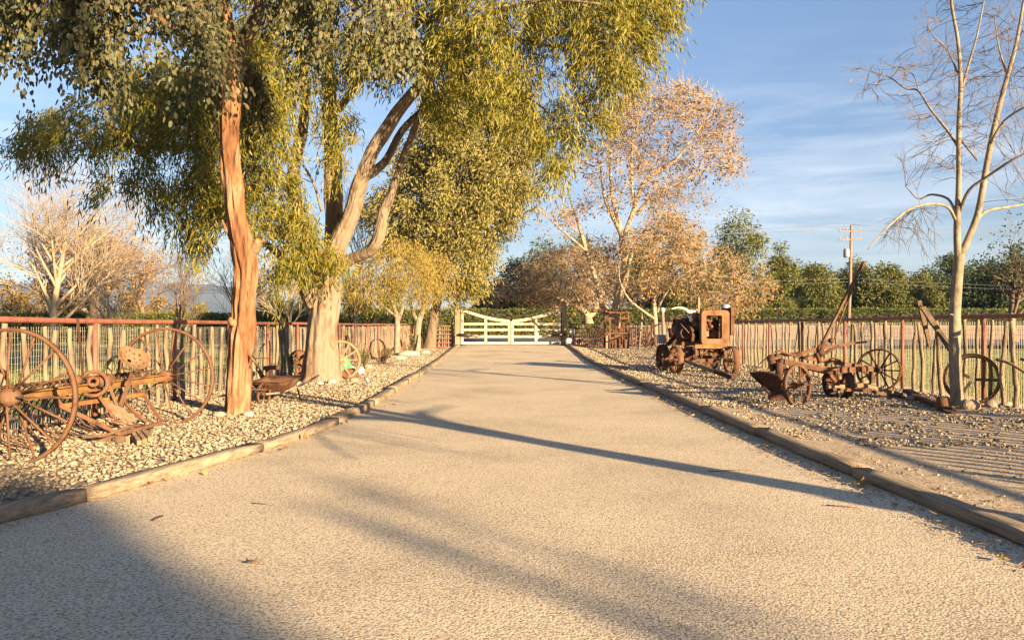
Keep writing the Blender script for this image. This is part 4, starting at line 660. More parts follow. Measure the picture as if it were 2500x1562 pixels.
th = np.linspace(-.5, 5.2, 14); MB(True).tube([h0+A3(.018*math.cos(q), 0, .018*math.sin(q)) for q in th]+[h0+A3(.018, 0, -.045)], .005, 5).build('hook', M['black'], o)
# wheelbarrow
wx, wy = -4.06, 12.55; fd = nrm((-.2, -.98, 0)); sd_ = A3(-fd[1], fd[0], 0); o0 = A3(wx, wy, 0); W = lambda f, s_, z: o0-fd*f+sd_*s_+A3(0, 0, z)
t = T('wheelbarrow', 'rusty wheelbarrow with a steel wheel between the two gum trunks', 'wheelbarrow', o0); b = MB(True); top = [(.08,-.29,.38),(.08,.29,.38),(.75,.31,.44),(.75,-.31,.44)]; bot = [(.25,-.18,.2),(.25,.18,.2),(.6,.18,.22),(.6,-.18,.22)]
def sub(q, n): return [tuple(np.array(q[i])*(1-j/n)+np.array(q[(i+1) % 4])*j/n) for i in range(4) for j in range(n)]
n_s = 6; rings = []
for s_ in np.linspace(0, 1, 5):
    tt, bb = sub(top, n_s), sub(bot, n_s); rings += [W(*(np.array(x)*(1-s_)+np.array(y)*s_+A3(0, 0, .012*math.sin(i*1.7)))) for i, (x, y) in enumerate(zip(tt, bb))]
m = 24; i = np.arange(4)[:, None]*m; j = np.arange(m)[None]; k = (j+1) % m; b.add(rings, [np.stack([i+j, i+k, i+m+k, i+m+j], -1).reshape(-1, 4), [[96+q for q in range(24)]]]); tr = b.build('tray', ru, t); md = tr.modifiers.new('thick', 'SOLIDIFY'); md.thickness = .01
lip = [W(*q) for q in sub(top, n_s)]; MB(True).tube(lip+[lip[0]], .013, 6).build('rim', M['darkrust'], tr)
wheel(t, (wx, wy, .195), sd_, .195, .05, .012, 6, .009, .03, .12, ru)
for s_ in (-1, 1):
    MB(True).tube([W(-.05, s_*.07, .2), W(.3, s_*.17, .2), W(.85, s_*.27, .3), W(1.4, s_*.3, .42)], .018, 7).build('handle', M['postwood'], t)
    MB().bar(W(.7, s_*.24, .24), W(.78, s_*.27, .0), .035, .012).build('leg', ru, t); MB().bar(W(.45, s_*.2, .22), W(.77, s_*.27, .03), .025, .01).build('leg_brace', ru, t)
MB().bar(W(-.22, -.18, .29), W(-.22, .18, .29), .03, .03).build('front_bar', ru, t)
# loose wheels
def loose_wheel(name, label, c, ax, Ro, w, th, nsp, rs, hr, hl, m, cat='wheel', tyre=None, **k):
    t = T(name, label, cat, (c[0], c[1], 0), k.pop('group', None)); r_ = wheel(t, c, ax, Ro-(.012 if tyre else 0), w, th, nsp, rs, hr, hl, m, 'rim', **k)
    if tyre: MB(True).ring(A3(*c), ax, Ro, w*1.12, .014, 44).build('tyre', tyre, t)
    return t
loose_wheel('wagon_wheel', 'wooden wagon wheel with an orange steel tyre leaning behind the broad gum', (-4.12, 18.45, .49), (.42, -.88, .16), .5, .06, .06, 12, .02, .09, .22, M['plank'], tyre=ru, flat_=1, group='wheels leaning by the fences')
t = T('plow_disc', 'rusty curved disc lying against the foot of the wagon wheel', 'disc', G(858, 928)); c = G(858, 928)+A3(0, -.1, .12); MB(True).lathe(c, (.3, -.6, .75), [(0, .0), (.1, .012), (.2, .05), (.21, .05), (.1, .0), (0, -.01)], 24).build('disc', ru, t)
loose_wheel('rim_hoop', 'tall narrow rusty iron hoop leaning on the stake fence beyond the green mower', (-5.12, 29.3, .41), (.82, -.55, .1), .42, .09, .012, 4, .01, .04, .08, M['darkrust'], skip=(0, 1, 2, 3), hub=False, group='wheels leaning by the fences')
dk_ = M['darkrust']
loose_wheel('iron_wheel', 'rusty iron spoked wheel leaning on the fence behind the plow', (7.42, 15.55, .42), (-.66, -.74, .12), .43, .09, .03, 12, .016, .07, .2, dk_, group='wheels leaning by the fences')
loose_wheel('broken_wagon_wheel', 'broken wooden wheel rim with few spokes leaning behind the bare sycamore trunk', (7.6, 12.68, .43), (-.62, -.77, .14), .425, .13, .05, 12, .024, .05, .1, M['darkwood'], tyre=ru, flat_=1, skip=(0, 2, 3, 4, 5, 7, 8, 9, 11), hub=False, group='wheels leaning by the fences')
t = T('disc_blade', 'rusty disc blade upright on the gravel beyond the hoop', 'disc', (-4.95, 30.2, 0)); MB(True).lathe((-4.95, 30.2, .23), (.65, -.7, .25), [(.02, .02), (.12, .012), (.22, -.03), (.225, -.025), (.12, .02), (.02, .03)], 26).build('blade', ru, t)
t = T('harrow_disc', 'rusty disc plate against the fence half behind the broad gum', 'disc', (-5.45, 19.6, 0)); MB(True).lathe((-5.4, 19.5, .48), (.4, -.88, .25), [(.02, .03), (.13, .02), (.24, -.02), (.245, -.015), (.13, .03), (.02, .04)], 26).build('plate', ru, t); MB(True).tube([(-5.4, 19.5, .48), (-5.42, 19.62, 0)], .03, 7).build('shank', ru, t)
# walking plows
def walking_plow(label, c, rz, mw, mi, tilt=0, k=1.):
    t = T('walking_plow', label, 'plow', c, 'walking plows'); c = A3(*c); ca, sa = math.cos(rz), math.sin(rz)
    V = lambda x, y, z: c+k*A3(x*ca-y*sa, x*sa+y*ca, z)
    MB().bar(V(-.2, 0, .38), V(1.0, 0, .45), .07, .09).build('beam', mi, t); b = MB(True); b.plate([V(-.2, -.02, .0), V(.35, -.02, .02), V(.25, -.1, .24), V(-.15, -.18, .36)], (.012, .02, .004)); b.build('moldboard', mi, t); MB().bar(V(.05, 0, .02), V(0, 0, .4), .06, .08).build('frog', mi, t)
    for s_ in (-1, 1): MB(True).tube(spline([V(.1, s_*.04, .1), V(-.45, s_*.16, .55), V(-.9, s_*.26, .86), V(-1.15, s_*.3, .93)]), .022, 7).build('handle', mw, t)
    b = MB(); b.bar(V(-.5, -.18, .58), V(-.5, .18, .58), .03, .03); b.build('cross_rung', mw, t); return t
walking_plow('walking plow with dark handles leaning in front of the fence behind the wheelbarrow', (-5.2, 16.3, .03), R(-60), M['darkrust'], M['darkrust'])
walking_plow('walking plow with weathered wooden handles at the picture edge beyond the wooden rim', (7.62, 10.35, .03), R(-70), M['plank'], M['darkrust'], k=.85)
t = T('iron_drag', 'small rusty V shaped iron drag lying on the gravel beyond the mower', 'drag', G(950, 886)); b = MB(True); p = [G(928, 890, .05), G(969, 884, .05), G(966, 860, .05)+A3(0, 0, .28)]; b.tube([p[0], p[1]], .03, 6); b.tube([p[0], p[2]], .025, 6); b.tube([G(940, 888, .05), G(941, 880, .05)+A3(0, 0, .15)], .03, 6); b.build('frame', ru, t); MB(True).tube([p[0]+A3(0, 0, -.02), p[0]+A3(-.06, .2, .45)], .02, 6).build('tine', ru, t)
t = T('old_post', 'dark leaning plank propped on the stake fence above the rose bush', 'plank', (-5.4, 26, 0)); MB().bar((-5.25, 25.7, .03), (-5.62, 26.3, 1.02), .13, .035, (1, 0, 0)).build('board', M['darkrust'], t)
# green mower
mx, my = -4.42, 20.35; t = T('lawn_mower', 'small green lawn mower with white wheels behind the wagon wheel', 'lawn mower', (mx, my, 0)); b = MB(True)
b.bar((mx-.22, my, .18), (mx+.22, my, .18), .4, .14, UP); b.build('deck', M['green'], t); b = MB(True); b.lathe((mx-.02, my, .25), UP, [(.17, 0), (.17, .1), (.13, .14), (.13, .2), (.05, .22), (0, .22)], 16); b.build('engine_cover', M['green'], t); b = MB()
for i in range(4): b.bar((mx-.2, my-.205, .13+i*.03), (mx-.02, my-.205, .13+i*.03), .01, .014)
b.build('grille', M['grey'], t)
for x, y in ((.36, -.16), (.36, .2), (-.3, -.2), (-.3, .2)):
    w_ = MB(True).ring((mx+x, my+y, .12), (.5, -.86, 0), .125, .06, .03, 24).build('wheel', M['black'], t); MB(True).lathe((mx+x+.012, my+y-.02, .12), (.5, -.86, 0), [(.1, -.02), (.1, .012), (.04, .02), (.035, .035), (0, .035)], 18).build('rim', M['white'], w_)
MB(True).tube([(mx-.1, my+.1, .25), (mx-.25, my+.75, .75), (mx+.05, my+.8, .76), (mx+.15, my+.12, .25)], .012, 6).build('handle', M['black'], t)
# plants and rocks on the gravel
def plant(label, c, h, wd, n, lm, leaf=.05, name='rose_bush', cat='bush', flower=None, grp='small plants in the gravel'):
    c = A3(*c); t = T(name, label, cat, c, grp); b = MB(True); ends = []
    for i in range(9):
        a = i*.7+rng.normal(0, .2); e = c+A3(math.cos(a)*wd*.42*random.uniform(.4, 1), math.sin(a)*wd*.42*random.uniform(.4, 1), h*random.uniform(.65, 1)); b.tube([c, c*.5+e*.5+A3(0, 0, .08*h), e], [.008, .006, .003], 4); ends.append((c, e))
    b.build('stem', M['barkD'], t); k = rng.integers(0, 9, n); f = rng.uniform(.25, 1.02, (n, 1)); S_ = np.array([q[0] for q in ends])[k]; E_ = np.array([q[1] for q in ends])[k]
    m = MB(); m.leaves(S_+(E_-S_)*f+rng.normal(0, wd*.09, (n, 3)), rng.normal(size=(n, 3))+(0, 0, .2), rng.uniform(.7, 1.3, n)*leaf, leaf*.55, 1); m.build('leaves', lm, t)
    if flower: m = MB(); k = 14; p = np.array([ends[i % 9][1] for i in range(k)])+rng.normal(0, .06, (k, 3)); m.stones(p, np.full(k, .055), .7); m.build('flower', flower, t)
plant('leafy rose bush in front of the stake fence beside the green mower', (-4.75, 24.6, .03), .62, .6, 420, M['leafH'])
plant('sparse green plant against the disc blade by the pale straight trunk', (-4.7, 28.8, .03), .55, .5, 260, M['leafP'])
plant('small green plant between the two acacia trunks', (-4.6, 34.8, .03), .55, .5, 240, M['leafP'])
plant('white flowering plant on the gravel between the press and the engine', (6.0, 29.6, .05), .45, .85, 420, M['leafP'], flower=M['white'])
plant('low green plant at the foot of the young sycamore', (5.15, 26.2, .05), .3, .7, 260, M['leafP'])
plant('brown withered plant standing by the fence behind the wheelbarrow', (-4.95, 17.6, .03), .75, .22, 70, M['leafO'], name='dead_plant', cat='plant')
def rock(label, c, s, m, grp='rocks on the gravel'):
    b = MB(True); n = 12; v = []; k = random.random()*9
    for i in range(1, 8):
        for j in range(n):
            a = 2*math.pi*j/n; f = math.pi*i/8; d = A3(math.cos(a)*math.sin(f), math.sin(a)*math.sin(f), math.cos(f)); r_ = 1+.28*mnoise.noise(Vector(d*1.6+A3(k, k, k)))+.1*mnoise.noise(Vector(d*4+A3(k, 0, k))); v.append(A3(*c)+d*r_*A3(*s)/2+A3(0, 0, s[2]*.33))
    i = np.arange(6)[:, None]*n; j = np.arange(n)[None]; q = (j+1) % n; b.add(v, [np.stack([i+j, i+n+j, i+n+q, i+q], -1).reshape(-1, 4), [list(range(n))], [[72+x for x in range(n)][::-1]]]); tag(b.build('rock', m, org=c), label, 'rock', grp)
rock('largest tan rock, resting against the foot of the bare sycamore', (7.0, 11.75, .03), (.34, .24, .2), M['rock']); rock('grey tan rock just past the largest one by the bare sycamore', (7.55, 12.1, .03), (.2, .16, .12), M['rock']); rock('small pale rock near the far foot of the broken wheel rim', (7.85, 12.2, .03), (.17, .13, .1), M['rock']); rock('low rounded rock behind the sickle bar', (6.85, 13.1, .03), (.26, .2, .13), M['rock'])
rock('white rock at the foot of the wagon wheel', (-3.98, 17.0, .03), (.22, .17, .14), M['whiterock']); rock('smaller white rock in front of the broad gum trunk', (-4.2, 16.75, .03), (.17, .13, .1), M['whiterock']); rock('dark grey rock under the wagon wheel', (-3.62, 17.6, .03), (.22, .18, .13), M['rock']); rock('pale rock at the foot of the broad gum facing the wheelbarrow', (-4.75, 16.8, .03), (.24, .17, .12), M['rock'])
rock('large white flat rock between the pale straight trunk and the gnarled trunk', (-4.45, 33.0, .03), (1.0, .5, .28), M['whiterock']); rock('white rock beside the gnarled leaning trunk', (-4.0, 35.2, .03), (.5, .35, .22), M['whiterock']); rock('white rock at the edge of the plants beyond the iron drag', (-4.3, 29.5, .03), (.5, .3, .17), M['whiterock']); rock('round grey rock beside the white mower wheel', (-4.35, 23.2, .03), (.26, .2, .17), M['rock'])
rock('pale stone touching the orange gum trunk', (-3.72, 10.85, .03), (.16, .12, .09), M['whiterock']); rock('tan stone between the hay rake wheel and the orange trunk', (-4.12, 10.8, .03), (.2, .15, .1), M['rock']); rock('grey boulder beside the white flowering plant', (5.55, 27.3, .05), (.45, .3, .3), M['rock']); rock('white rock in front of the white flowering plant', (5.5, 29.0, .05), (.4, .28, .16), M['whiterock'])
t = T('garden_light', 'small grey stake light leaning in the gravel near the drive edge', 'garden light', G(899, 943)); c = G(899, 943, .03); MB(True).tube([c, c+A3(-.01, 0, .06)], .012, 6).build('stake', M['grey'], t); MB(True).lathe(c+A3(-.02, 0, .12), (-.35, -.3, .8), [(0, -.07), (.035, -.07), (.045, .05), (.05, .07), (0, .07)], 10).build('head', M['grey'], t)
t = T('planter_box', 'dark planter box on a post by the fence corner near the gate', 'planter', (-4.95, 38.6, 0)); MB().box((-4.95, 38.6, .72), (.36, .3, .26)).build('box', M['black'], t); MB().bar((-4.95, 38.6, 0), (-4.95, 38.6, .6), .08, .08, (1, 0, 0)).build('post', M['darkrust'], t); n = 60; MB().leaves(np.array([(-4.95, 38.5, .78)]*n)+rng.normal(0, .09, (n, 3)), rng.normal(size=(n, 3)), .09, .05, 1).build('leaves', M['leafD'], t)
t = T('iron_bar', 'rusty iron bar propped at the foot of the gnarled leaning trunk', 'bar', (-4.2, 36, 0)); MB().bar((-4.05, 35.6, .03), (-4.32, 36.2, .95), .06, .03, (1, 0, 0)).build('bar', ru, t); MB().bar((-4.1, 35.5, .06), (-3.95, 35.7, .06), .2, .05).build('foot', ru, t)
t = T('iron_strap', 'short rusty upright iron plate behind the pale straight trunk', 'iron plate', (-4.9, 34.2, 0)); MB().bar((-4.75, 34.1, .03), (-4.82, 34.2, .62), .17, .03, (0, 1, 0)).build('plate', ru, t)

# ------------------------------------------------------------------ rusty press by the gate
t = T('press_frame', 'tall rusty iron press frame piled with rods standing by the gate fence', 'press', G(1506, 856)); y0 = 39.4; g_ = gz(5.4, y0)
for x, dy in ((320, .9), (375, 0), (565, 0), (520, .9)): p = Z4(x, 0, y0+dy); MB().bar((p[0], y0+dy, g_-.02), (p[0], y0+dy, 2.1), .08, .08, (0, 1, 0)).build('post', ru if x != 320 else M['darkrust'], t)
xa, xb = Z4(318, 0, y0)[0], Z4(568, 0, y0)[0]
for z in (.95, 1.72, 2.02): 
    b = MB(); b.bar((xa, y0-.05, z), (xb, y0-.05, z), .05, .06); b.bar((xa, y0+.95, z), (xb, y0+.95, z), .05, .06); b.bar((xa+.02, y0, z-.06), (xa+.02, y0+.9, z-.06), .05, .06); b.bar((xb-.02, y0, z-.06), (xb-.02, y0+.9, z-.06), .05, .06); b.build('shelf_frame', ru, t)
for i in range(9): x = xa+.42+i*.085; MB().bar((x, y0+.3, .95), (x+random.uniform(-.03, .03), y0+.3, 1.7), .035, .02).build('upright_rod', ru, t)
for i in range(26):
    p = A3(random.uniform(xa-.2, xb), y0+random.uniform(0, .9), 2.08+random.uniform(0, .1)); q = p+A3(random.uniform(-.7, .7), random.uniform(-.4, .4), random.uniform(-.12, .1)); MB(True).tube([p, q], random.uniform(.012, .03), 6).build('loose_rod', ru if i % 3 else M['darkrust'], t)
for i in range(12):
    p = A3(random.uniform(xa+.3, xb-.2), y0+random.uniform(-.1, .5), random.uniform(.85, 1.3)); MB(True).tube([p, p+A3(random.uniform(-.4, .4), random.uniform(-.2, .2), random.uniform(-.3, .3))], random.uniform(.015, .03), 6).build('linkage', ru, t)
MB(True).ring((xa+.75, y0+.1, 1.1), (.2, -1, .1), .2, .05, .04, 20).build('flywheel', ru, t)
for x, w_, h_ in ((385, .26, .62), (440, .3, .75), (535, .28, .5)): p = Z4(x+10, 0, y0); MB().box((p[0], y0+.15, g_+h_/2), (w_, .4, h_)).build('panel', ru, t)
MB(True).tube([(xa-.02, y0+.9, 1.9), (xa-.45, y0+.9, 1.35), (xa-.4, y0+.9, 1.2)], .02, 6).build('crank', M['darkrust'], t); MB().bar((xa+.12, y0+.02, g_), (xa+.14, y0+.02, .95), .1, .03, (0, 1, 0)).build('board', M['postwood'], t)
t = T('marker_pole', 'slim pale pole leaning by the young sycamore beside the press', 'pole', (6.45, 38.6, 0)); MB(True).tube([(6.4, 38.8, 0), (6.55, 38.8, 1.6), (6.75, 38.8, 3.3)], [.07, .06, .03], 8).build('pole', M['barkP'], t)
t = T('water_pipe', 'upright pipe with a green capped top behind the engine cart', 'pipe', (5.75, 29, 0)); p = Z4(940, 0, 29); MB(True).tube([(p[0], 29, 0), (Z4(915, 0, 29)[0], 29, 1.85)], .055, 10).build('pipe', M['postwood'], t); c = A3(Z4(914, 0, 29)[0], 29, 1.85); MB(True).lathe(c, UP, [(.08, 0), (.1, .05), (.1, .13), (.06, .16), (0, .17)], 12).build('cap', M['teal'], t)
MB(True).tube([A3(p[0], 29, .45)+A3(.09*math.cos(q*1.3), .09*math.sin(q*1.3), .05*q/2) for q in range(18)], .02, 6).build('coil_spring', ru, t)
t = T('scrap_blades', 'curved rusty plow blades leaning on the fence behind the young sycamore', 'blades', (5.9, 31.5, 0)); 
for i, q in enumerate(([(735, 870), (780, 740), (815, 700)], [(740, 880), (800, 810), (815, 770)], [(790, 890), (815, 840), (825, 800)])): MB(True).tube(spline([Z4(x, y, 31.5+i*.15) for x, y in q]), [.03]*4+[.05]*4+[.04], 6).build('blade', M['darkrust'], t)
t = T('bucket', 'small rusty bucket on the machine parts behind the engine cart', 'bucket', (5.2, 26, 0)); c = Z4(1020, 750, 24.6); c[2] = .95; MB(True).lathe(c, UP, [(0, 0), (.13, 0), (.17, .3), (.155, .3), (.12, .02), (0, .02)], 16).build('pail', M['darkrust'], t); MB(True).tube([(c[0], c[1], 0), (c[0], c[1], .96)], .05, 8).build('stand', M['darkrust'], t)
# ------------------------------------------------------------------ engine cart
t = T('engine_cart', 'rusty old engine with an open radiator shell on a four wheeled iron cart', 'engine', (5.2, 21.6, 0)); dk = M['darkrust']; ax_ = (.99, .13, 0)
for x, y in ((4.43, 20.75), (5.93, 20.75), (4.47, 22.8), (5.95, 22.95)): wheel(t, (x, y, .385), ax_, .385, .17, .016, 10, .011, .06, .24, ru)
def BX(name, m, *boxes):
    b = MB()
    for c, s_ in boxes: b.box(c, s_)
    return b.build(name, m, t)
def BR(name, m, *bars):
    b = MB()
    for p, q, w_, h_ in bars: b.bar(p, q, w_, h_)
    return b.build(name, m, t)
BR('axle', ru, ((4.5, 20.72, .385), (5.86, 20.78, .385), .1, .1)); BR('axle', dk, ((4.5, 22.82, .385), (5.9, 22.93, .385), .1, .1))
BR('chassis_rail', ru, ((4.95, 20.55, .6), (4.95, 23.1, .62), .08, .12)); BR('chassis_rail', ru, ((5.72, 20.55, .6), (5.72, 23.1, .62), .08, .12)); BR('front_beam', M['yellow'], ((4.9, 20.58, .77), (5.78, 20.58, .77), .09, .11))
BR('brace', ru, ((5.0, 20.62, .45), (5.3, 20.62, .73), .03, .03), ((5.68, 20.6, .43), (5.28, 20.66, .73), .05, .04), ((5.0, 20.68, .73), (5.55, 20.7, .44), .04, .03), ((5.62, 20.7, .45), (5.66, 20.7, .72), .04, .04))
BX('side_plate', dk, ((4.82, 20.9, .56), (.2, .12, .42)), ((5.62, 20.8, .6), (.14, .1, .3)))
def shell(x0, x1, z0, z1, bl, br_, bt, bb, y0_, y1_, rc):
    n = 48; o_, i_ = [], []; cx, cz = (x0+x1)/2, (z0+z1)/2; hx, hz = (x1-x0)/2, (z1-z0)/2
    for k in range(n):
        a = 2*math.pi*k/n+.01; c, s_ = math.cos(a), math.sin(a); f = 1/max(abs(c)/hx, abs(s_)/hz); x, z = c*f, s_*f
        qx, qz = hx-rc, hz-rc
        if z > qz and abs(x) > qx: d = np.array([abs(x)-qx, z-qz]); d *= rc/np.linalg.norm(d); x, z = math.copysign(qx+d[0], x), qz+d[1]
        o_.append((cx+x, cz+z)); ix0, ix1, iz0, iz1 = x0+bl, x1-br_, z0+bb, z1-bt; mx_, mz = (ix0+ix1)/2, (iz0+iz1)/2; g = 1/max(abs(c)/((ix1-ix0)/2), abs(s_)/((iz1-iz0)/2)); i_.append((mx_+c*g, mz+s_*g))
    v = [(x, y, z) for y in (y0_, y1_) for L_ in (o_, i_) for x, z in L_]; k = np.arange(n); j = (k+1) % n
    return v, [np.stack([k, j, j+n, k+n], 1), np.stack([k+2*n, k+3*n, j+3*n, j+2*n], 1), np.stack([k, k+2*n, j+2*n, j], 1), np.stack([k+n, j+n, j+3*n, k+3*n], 1)]
b = MB(); b.add(*shell(5.09, 5.84, .83, 1.74, .13, .2, .14, .14, 20.62, 20.84, .09)); b.build('radiator_shell', M['faderust'], t)
b = MB(True); b.lathe((5.0, 20.95, 1.5), UP, [(0, -.2), (.08, -.2), (.09, -.17), (.09, .15), (.07, .19), (0, .2)], 14); b.build('side_tank', ru, t); BX('side_panel', ru, ((5.92, 20.75, 1.44), (.09, .3, .76)))
c = A3(5.83, 20.95, 1.6); b = MB(True); b.lathe(c, UP, [(.1, 0), (.12, .05), (.12, .2), (.0, .21)], 16); ac = b.build('air_cleaner', M['black'], t); MB(True).lathe(c+UP*.2, UP, [(.13, 0), (.13, .03), (.1, .09), (0, .11)], 16).build('cap', M['grey'], ac)
BX('engine_block', dk, ((5.38, 21.75, 1.02), (.42, 1.5, .5)), ((5.36, 21.7, 1.38), (.3, 1.3, .24))); b = MB(True)
for i in range(4): b.lathe((5.36, 21.25+i*.3, 1.5), UP, [(.1, 0), (.1, .12), (.05, .14), (.04, .2), (0, .2)], 12)
b.build('cylinder_head', ru, t); b = MB(True); b.lathe((5.42, 20.98, 1.3), (0, -1, 0), [(0, 0), (.09, 0), (.1, .08), (.05, .1), (.04, .15), (0, .15)], 16); b.lathe((5.52, 20.98, 1.07), (0, -1, 0), [(0, 0), (.1, 0), (.11, .1), (.06, .14), (0, .15)], 16); b.tube(spline([(5.25, 21, 1.55), (5.27, 20.9, 1.48), (5.4, 20.88, 1.45), (5.55, 20.92, 1.52)]), .035, 8); b.tube([(5.28, 20.95, 1.4), (5.34, 20.9, 1.2), (5.3, 20.95, 1.05)], .03, 8); b.build('water_pump', ru, t)
b = MB(True); b.lathe((5.42, 20.93, 1.3), (0, -1, 0), [(0, 0), (.06, 0), (.06, .03), (0, .03)], 12)
for a in range(4): q = A3(math.cos(a*1.571+.5), 0, math.sin(a*1.571+.5)); b.bar(A3(5.42, 20.9, 1.3)+q*.05, A3(5.42, 20.9, 1.3)+q*.24, .09, .012, (.3, 1, 0))
b.build('fan', dk, t); BX('timing_cover', dk, ((5.4, 21.0, 1.18), (.5, .04, .6)))
BX('magneto', M['postwood'], ((5.3, 20.93, 1.1), (.1, .12, .14))); BX('oil_pan', ru, ((5.38, 21.0, .9), (.3, .3, .14)))
b = MB(True); b.lathe((4.82, 21.3, 1.05), (-.5, -.86, 0), [(0, -.3), (.26, -.3), (.27, -.05), (.29, -.03), (.29, .04), (.2, .06), (.18, .16), (0, .18)], 22); b.build('gear_housing', dk, t); b = MB(True); b.ring((4.78, 21.08, 1.12), (-.3, -.94, .1), .16, .05, .03, 20); b.build('timing_ring', ru, t); MB(True).tube([(4.58, 20.9, 1.38), (4.82, 20.88, 1.12)], .016, 6).build('crank_handle', ru, t)
BR('fender_plate', dk, (Z4(965, 850, 22.5), Z4(1095, 690, 22.3), .35, .04)); BR('hitch_bar', ru, (Z4(1055, 830, 21.5), Z4(1160, 835, 21.3), .1, .1)); BX('battery_box', M['grey'], ((4.42, 22.75, .93), (.22, .3, .26)))
b = MB(True); b.lathe((5.05, 22.5, 1.25), (0, 1, 0), [(0, -.5), (.3, -.5), (.32, -.3), (.32, .3), (.25, .4), (0, .42)], 18); b.build('transmission_case', dk, t); b = MB(True); b.ring((4.95, 22.2, 1.5), (.1, -.6, .75), .24, .03, .03, 24); b.build('steering_wheel', M['black'], t); BR('seat_frame', ru, ((4.7, 22.4, 1.3), (4.75, 22.4, 1.55), .05, .08), ((4.6, 22.4, 1.52), (5.0, 22.4, 1.52), .3, .04)); BR('cross_bolster', ru, ((4.65, 21.1, .83), (5.6, 21.15, .83), .12, .1)); BR('stay', ru, ((4.9, 21.3, .45), (4.75, 21.2, .85), .05, .05), ((5.15, 21.0, .42), (5.1, 21.1, .8), .04, .04))
MB(True).tube([(5.12, 21.1, 1.6), (5.13, 21.1, 2.1)], .03, 10).build('exhaust_stack', M['postwood'], t)
for i in range(14): p = A3(random.uniform(4.75, 5.7), random.uniform(20.9, 22.2), random.uniform(.65, 1.5)); MB(True).tube([p, p+A3(random.uniform(-.25, .25), random.uniform(-.2, .2), random.uniform(-.2, .25))], random.uniform(.012, .03), 6).build('rod', ru if i % 2 else dk, t)
t2 = T('tow_pole', 'long tow pole sloping from the engine cart wheel down to the gravel', 'pole', (4.9, 19.6, 0)); q_ = spline([(4.6, 20.6, .4), (4.8, 20.05, .3), (5.02, 19.3, .2), (5.28, 18.5, .09)]); MB(True).tube(q_, np.linspace(.045, .065, len(q_)), 9, rough=.12).build('pole', M['plank'], t2); MB().bar(q_[-4]+UP*.02, q_[-1]+nrm(q_[-1]-q_[-3])*.1, .14, .1).build('iron_end', dk, t2)
t2 = T('pale_stick', 'pale stick propped against the front axle of the engine cart', 'stick', (5.5, 20, 0)); MB(True).tube([(5.62, 20.55, .45), (5.45, 20.2, .05)], .03, 7).build('stick', M['barkP'], t2)
sk = T('cow_skull', 'bleached horned cow skull resting on top of the rusty engine', 'skull', (4.93, 21.2, 1.5)); c = A3(4.93, 21.15, 1.62); MB(True).lathe(c, nrm((-.15, -.75, -.55)), [(0, -.16), (.085, -.13), (.11, -.04), (.085, .06), (.055, .18), (.05, .26), (.02, .3), (0, .3)], 12).build('skull', M['bone'], sk)
MB(True).tube(spline([c+A3(-.05, 0, .08), c+A3(-.2, -.02, .17), c+A3(-.38, -.05, .2), c+A3(-.56, -.1, .16)]), np.linspace(.045, .015, 13), 9).build('horn', M['bone'], sk); MB(True).tube(spline([c+A3(.06, 0, .08), c+A3(.16, .05, .12), c+A3(.2, .2, .14), c+A3(.2, .35, .1)]), np.linspace(.04, .015, 13), 9).build('horn', M['bone'], sk)
for s_ in (-1, 1): MB(True).lathe(c+A3(s_*.07, -.1, .0), (s_*.6, -.8, .1), [(0, .0), (.03, 0), (.03, .012), (0, .012)], 10).build('eye_socket', M['black'], sk)
# ------------------------------------------------------------------ sulky plow
t = T('sulky_plow', 'rusty wheeled plow with a tall raised lever on the gravel before the fence', 'plow', (5.3, 13.2, 0))
wheel(t, (4.66, 12.55, .335), (.56, -.82, .05), .335, .07, .022, 10, .012, .055, .26, ru); wheel(t, (5.84, 13.75, .29), (.93, .36, .0), .29, .2, .02, 8, .014, .06, .22, dk); wheel(t, (6.35, 15.1, .36), (.6, -.8, .1), .33, .08, .016, 10, .010, .05, .2, ru)
z5 = Z5
for p, q, w_, h_, m_ in (((335,905,12.7),(870,1005,13.0),.06,.075,ru), ((440,930,12.55),(860,1020,12.9),.05,.07,dk), ((520,880,13.4),(1145,985,13.9),.05,.07,ru), ((860,1000,13.0),(1140,985,13.7),.06,.09,ru), ((370,880,12.9),(560,865,13.6),.05,.06,dk), ((620,905,12.8),(700,880,13.7),.05,.05,ru), ((640,985,12.8),(760,1015,13.6),.04,.05,ru)): b = MB(); b.bar(z5(*p), z5(*q), w_, h_); b.build('frame_rail', m_, t)
b = MB(); b.bar(z5(1135, 970, 13.8), z5(1150, 1100, 13.8), .06, .07); b.bar(z5(1080, 1000, 13.8), z5(1145, 1090, 13.8), .03, .05); b.build('front_standard', ru, t); b = MB(); b.bar(z5(850, 990, 13.0), z5(860, 1115, 13.1), .11, .05); b.bar(z5(800, 1020, 13), z5(855, 1090, 13.05), .04, .05); b.build('axle_bracket', ru, t)
b = MB(True)
for x, y, s_ in ((335, 905, .11), (395, 960, .13), (420, 930, .1), (345, 960, .09), (440, 990, .1)): b.lathe(z5(x, y, 12.6), nrm(rng.normal(size=3)), [(0, -s_*.6), (s_*.5, -s_*.5), (s_*.6, .0), (s_*.45, s_*.5), (0, s_*.6)], 10)
b.bar(z5(330, 880, 12.6), z5(360, 1000, 12.6), .07, .1); b.bar(z5(405, 940, 12.5), z5(400, 1040, 12.5), .08, .1); b.build('beam_clamp', dk, t)
MB(True).tube([z5(440, 1140, 12.5), z5(560, 1120, 12.55), z5(620, 1100, 12.7)], .03, 8).build('wheel_axle', ru, t)
b = MB(True); n = 10; rows = []
for i in range(n+1):
    f = i/n; tp = np.array([165+(430-165)*f, 1015-22*math.sin(f*3.1)+30*f]); bt = np.array([185+(440-185)*f**.8, 1050+185*min(1, f*1.35)**.8])
    for j in range(7): g = j/6; x, y = tp*(1-g)+bt*g; rows.append(z5(x, y, 12.75-.35*f+.5*math.sin(g*1.9)*(1-.6*f)-.25*g))
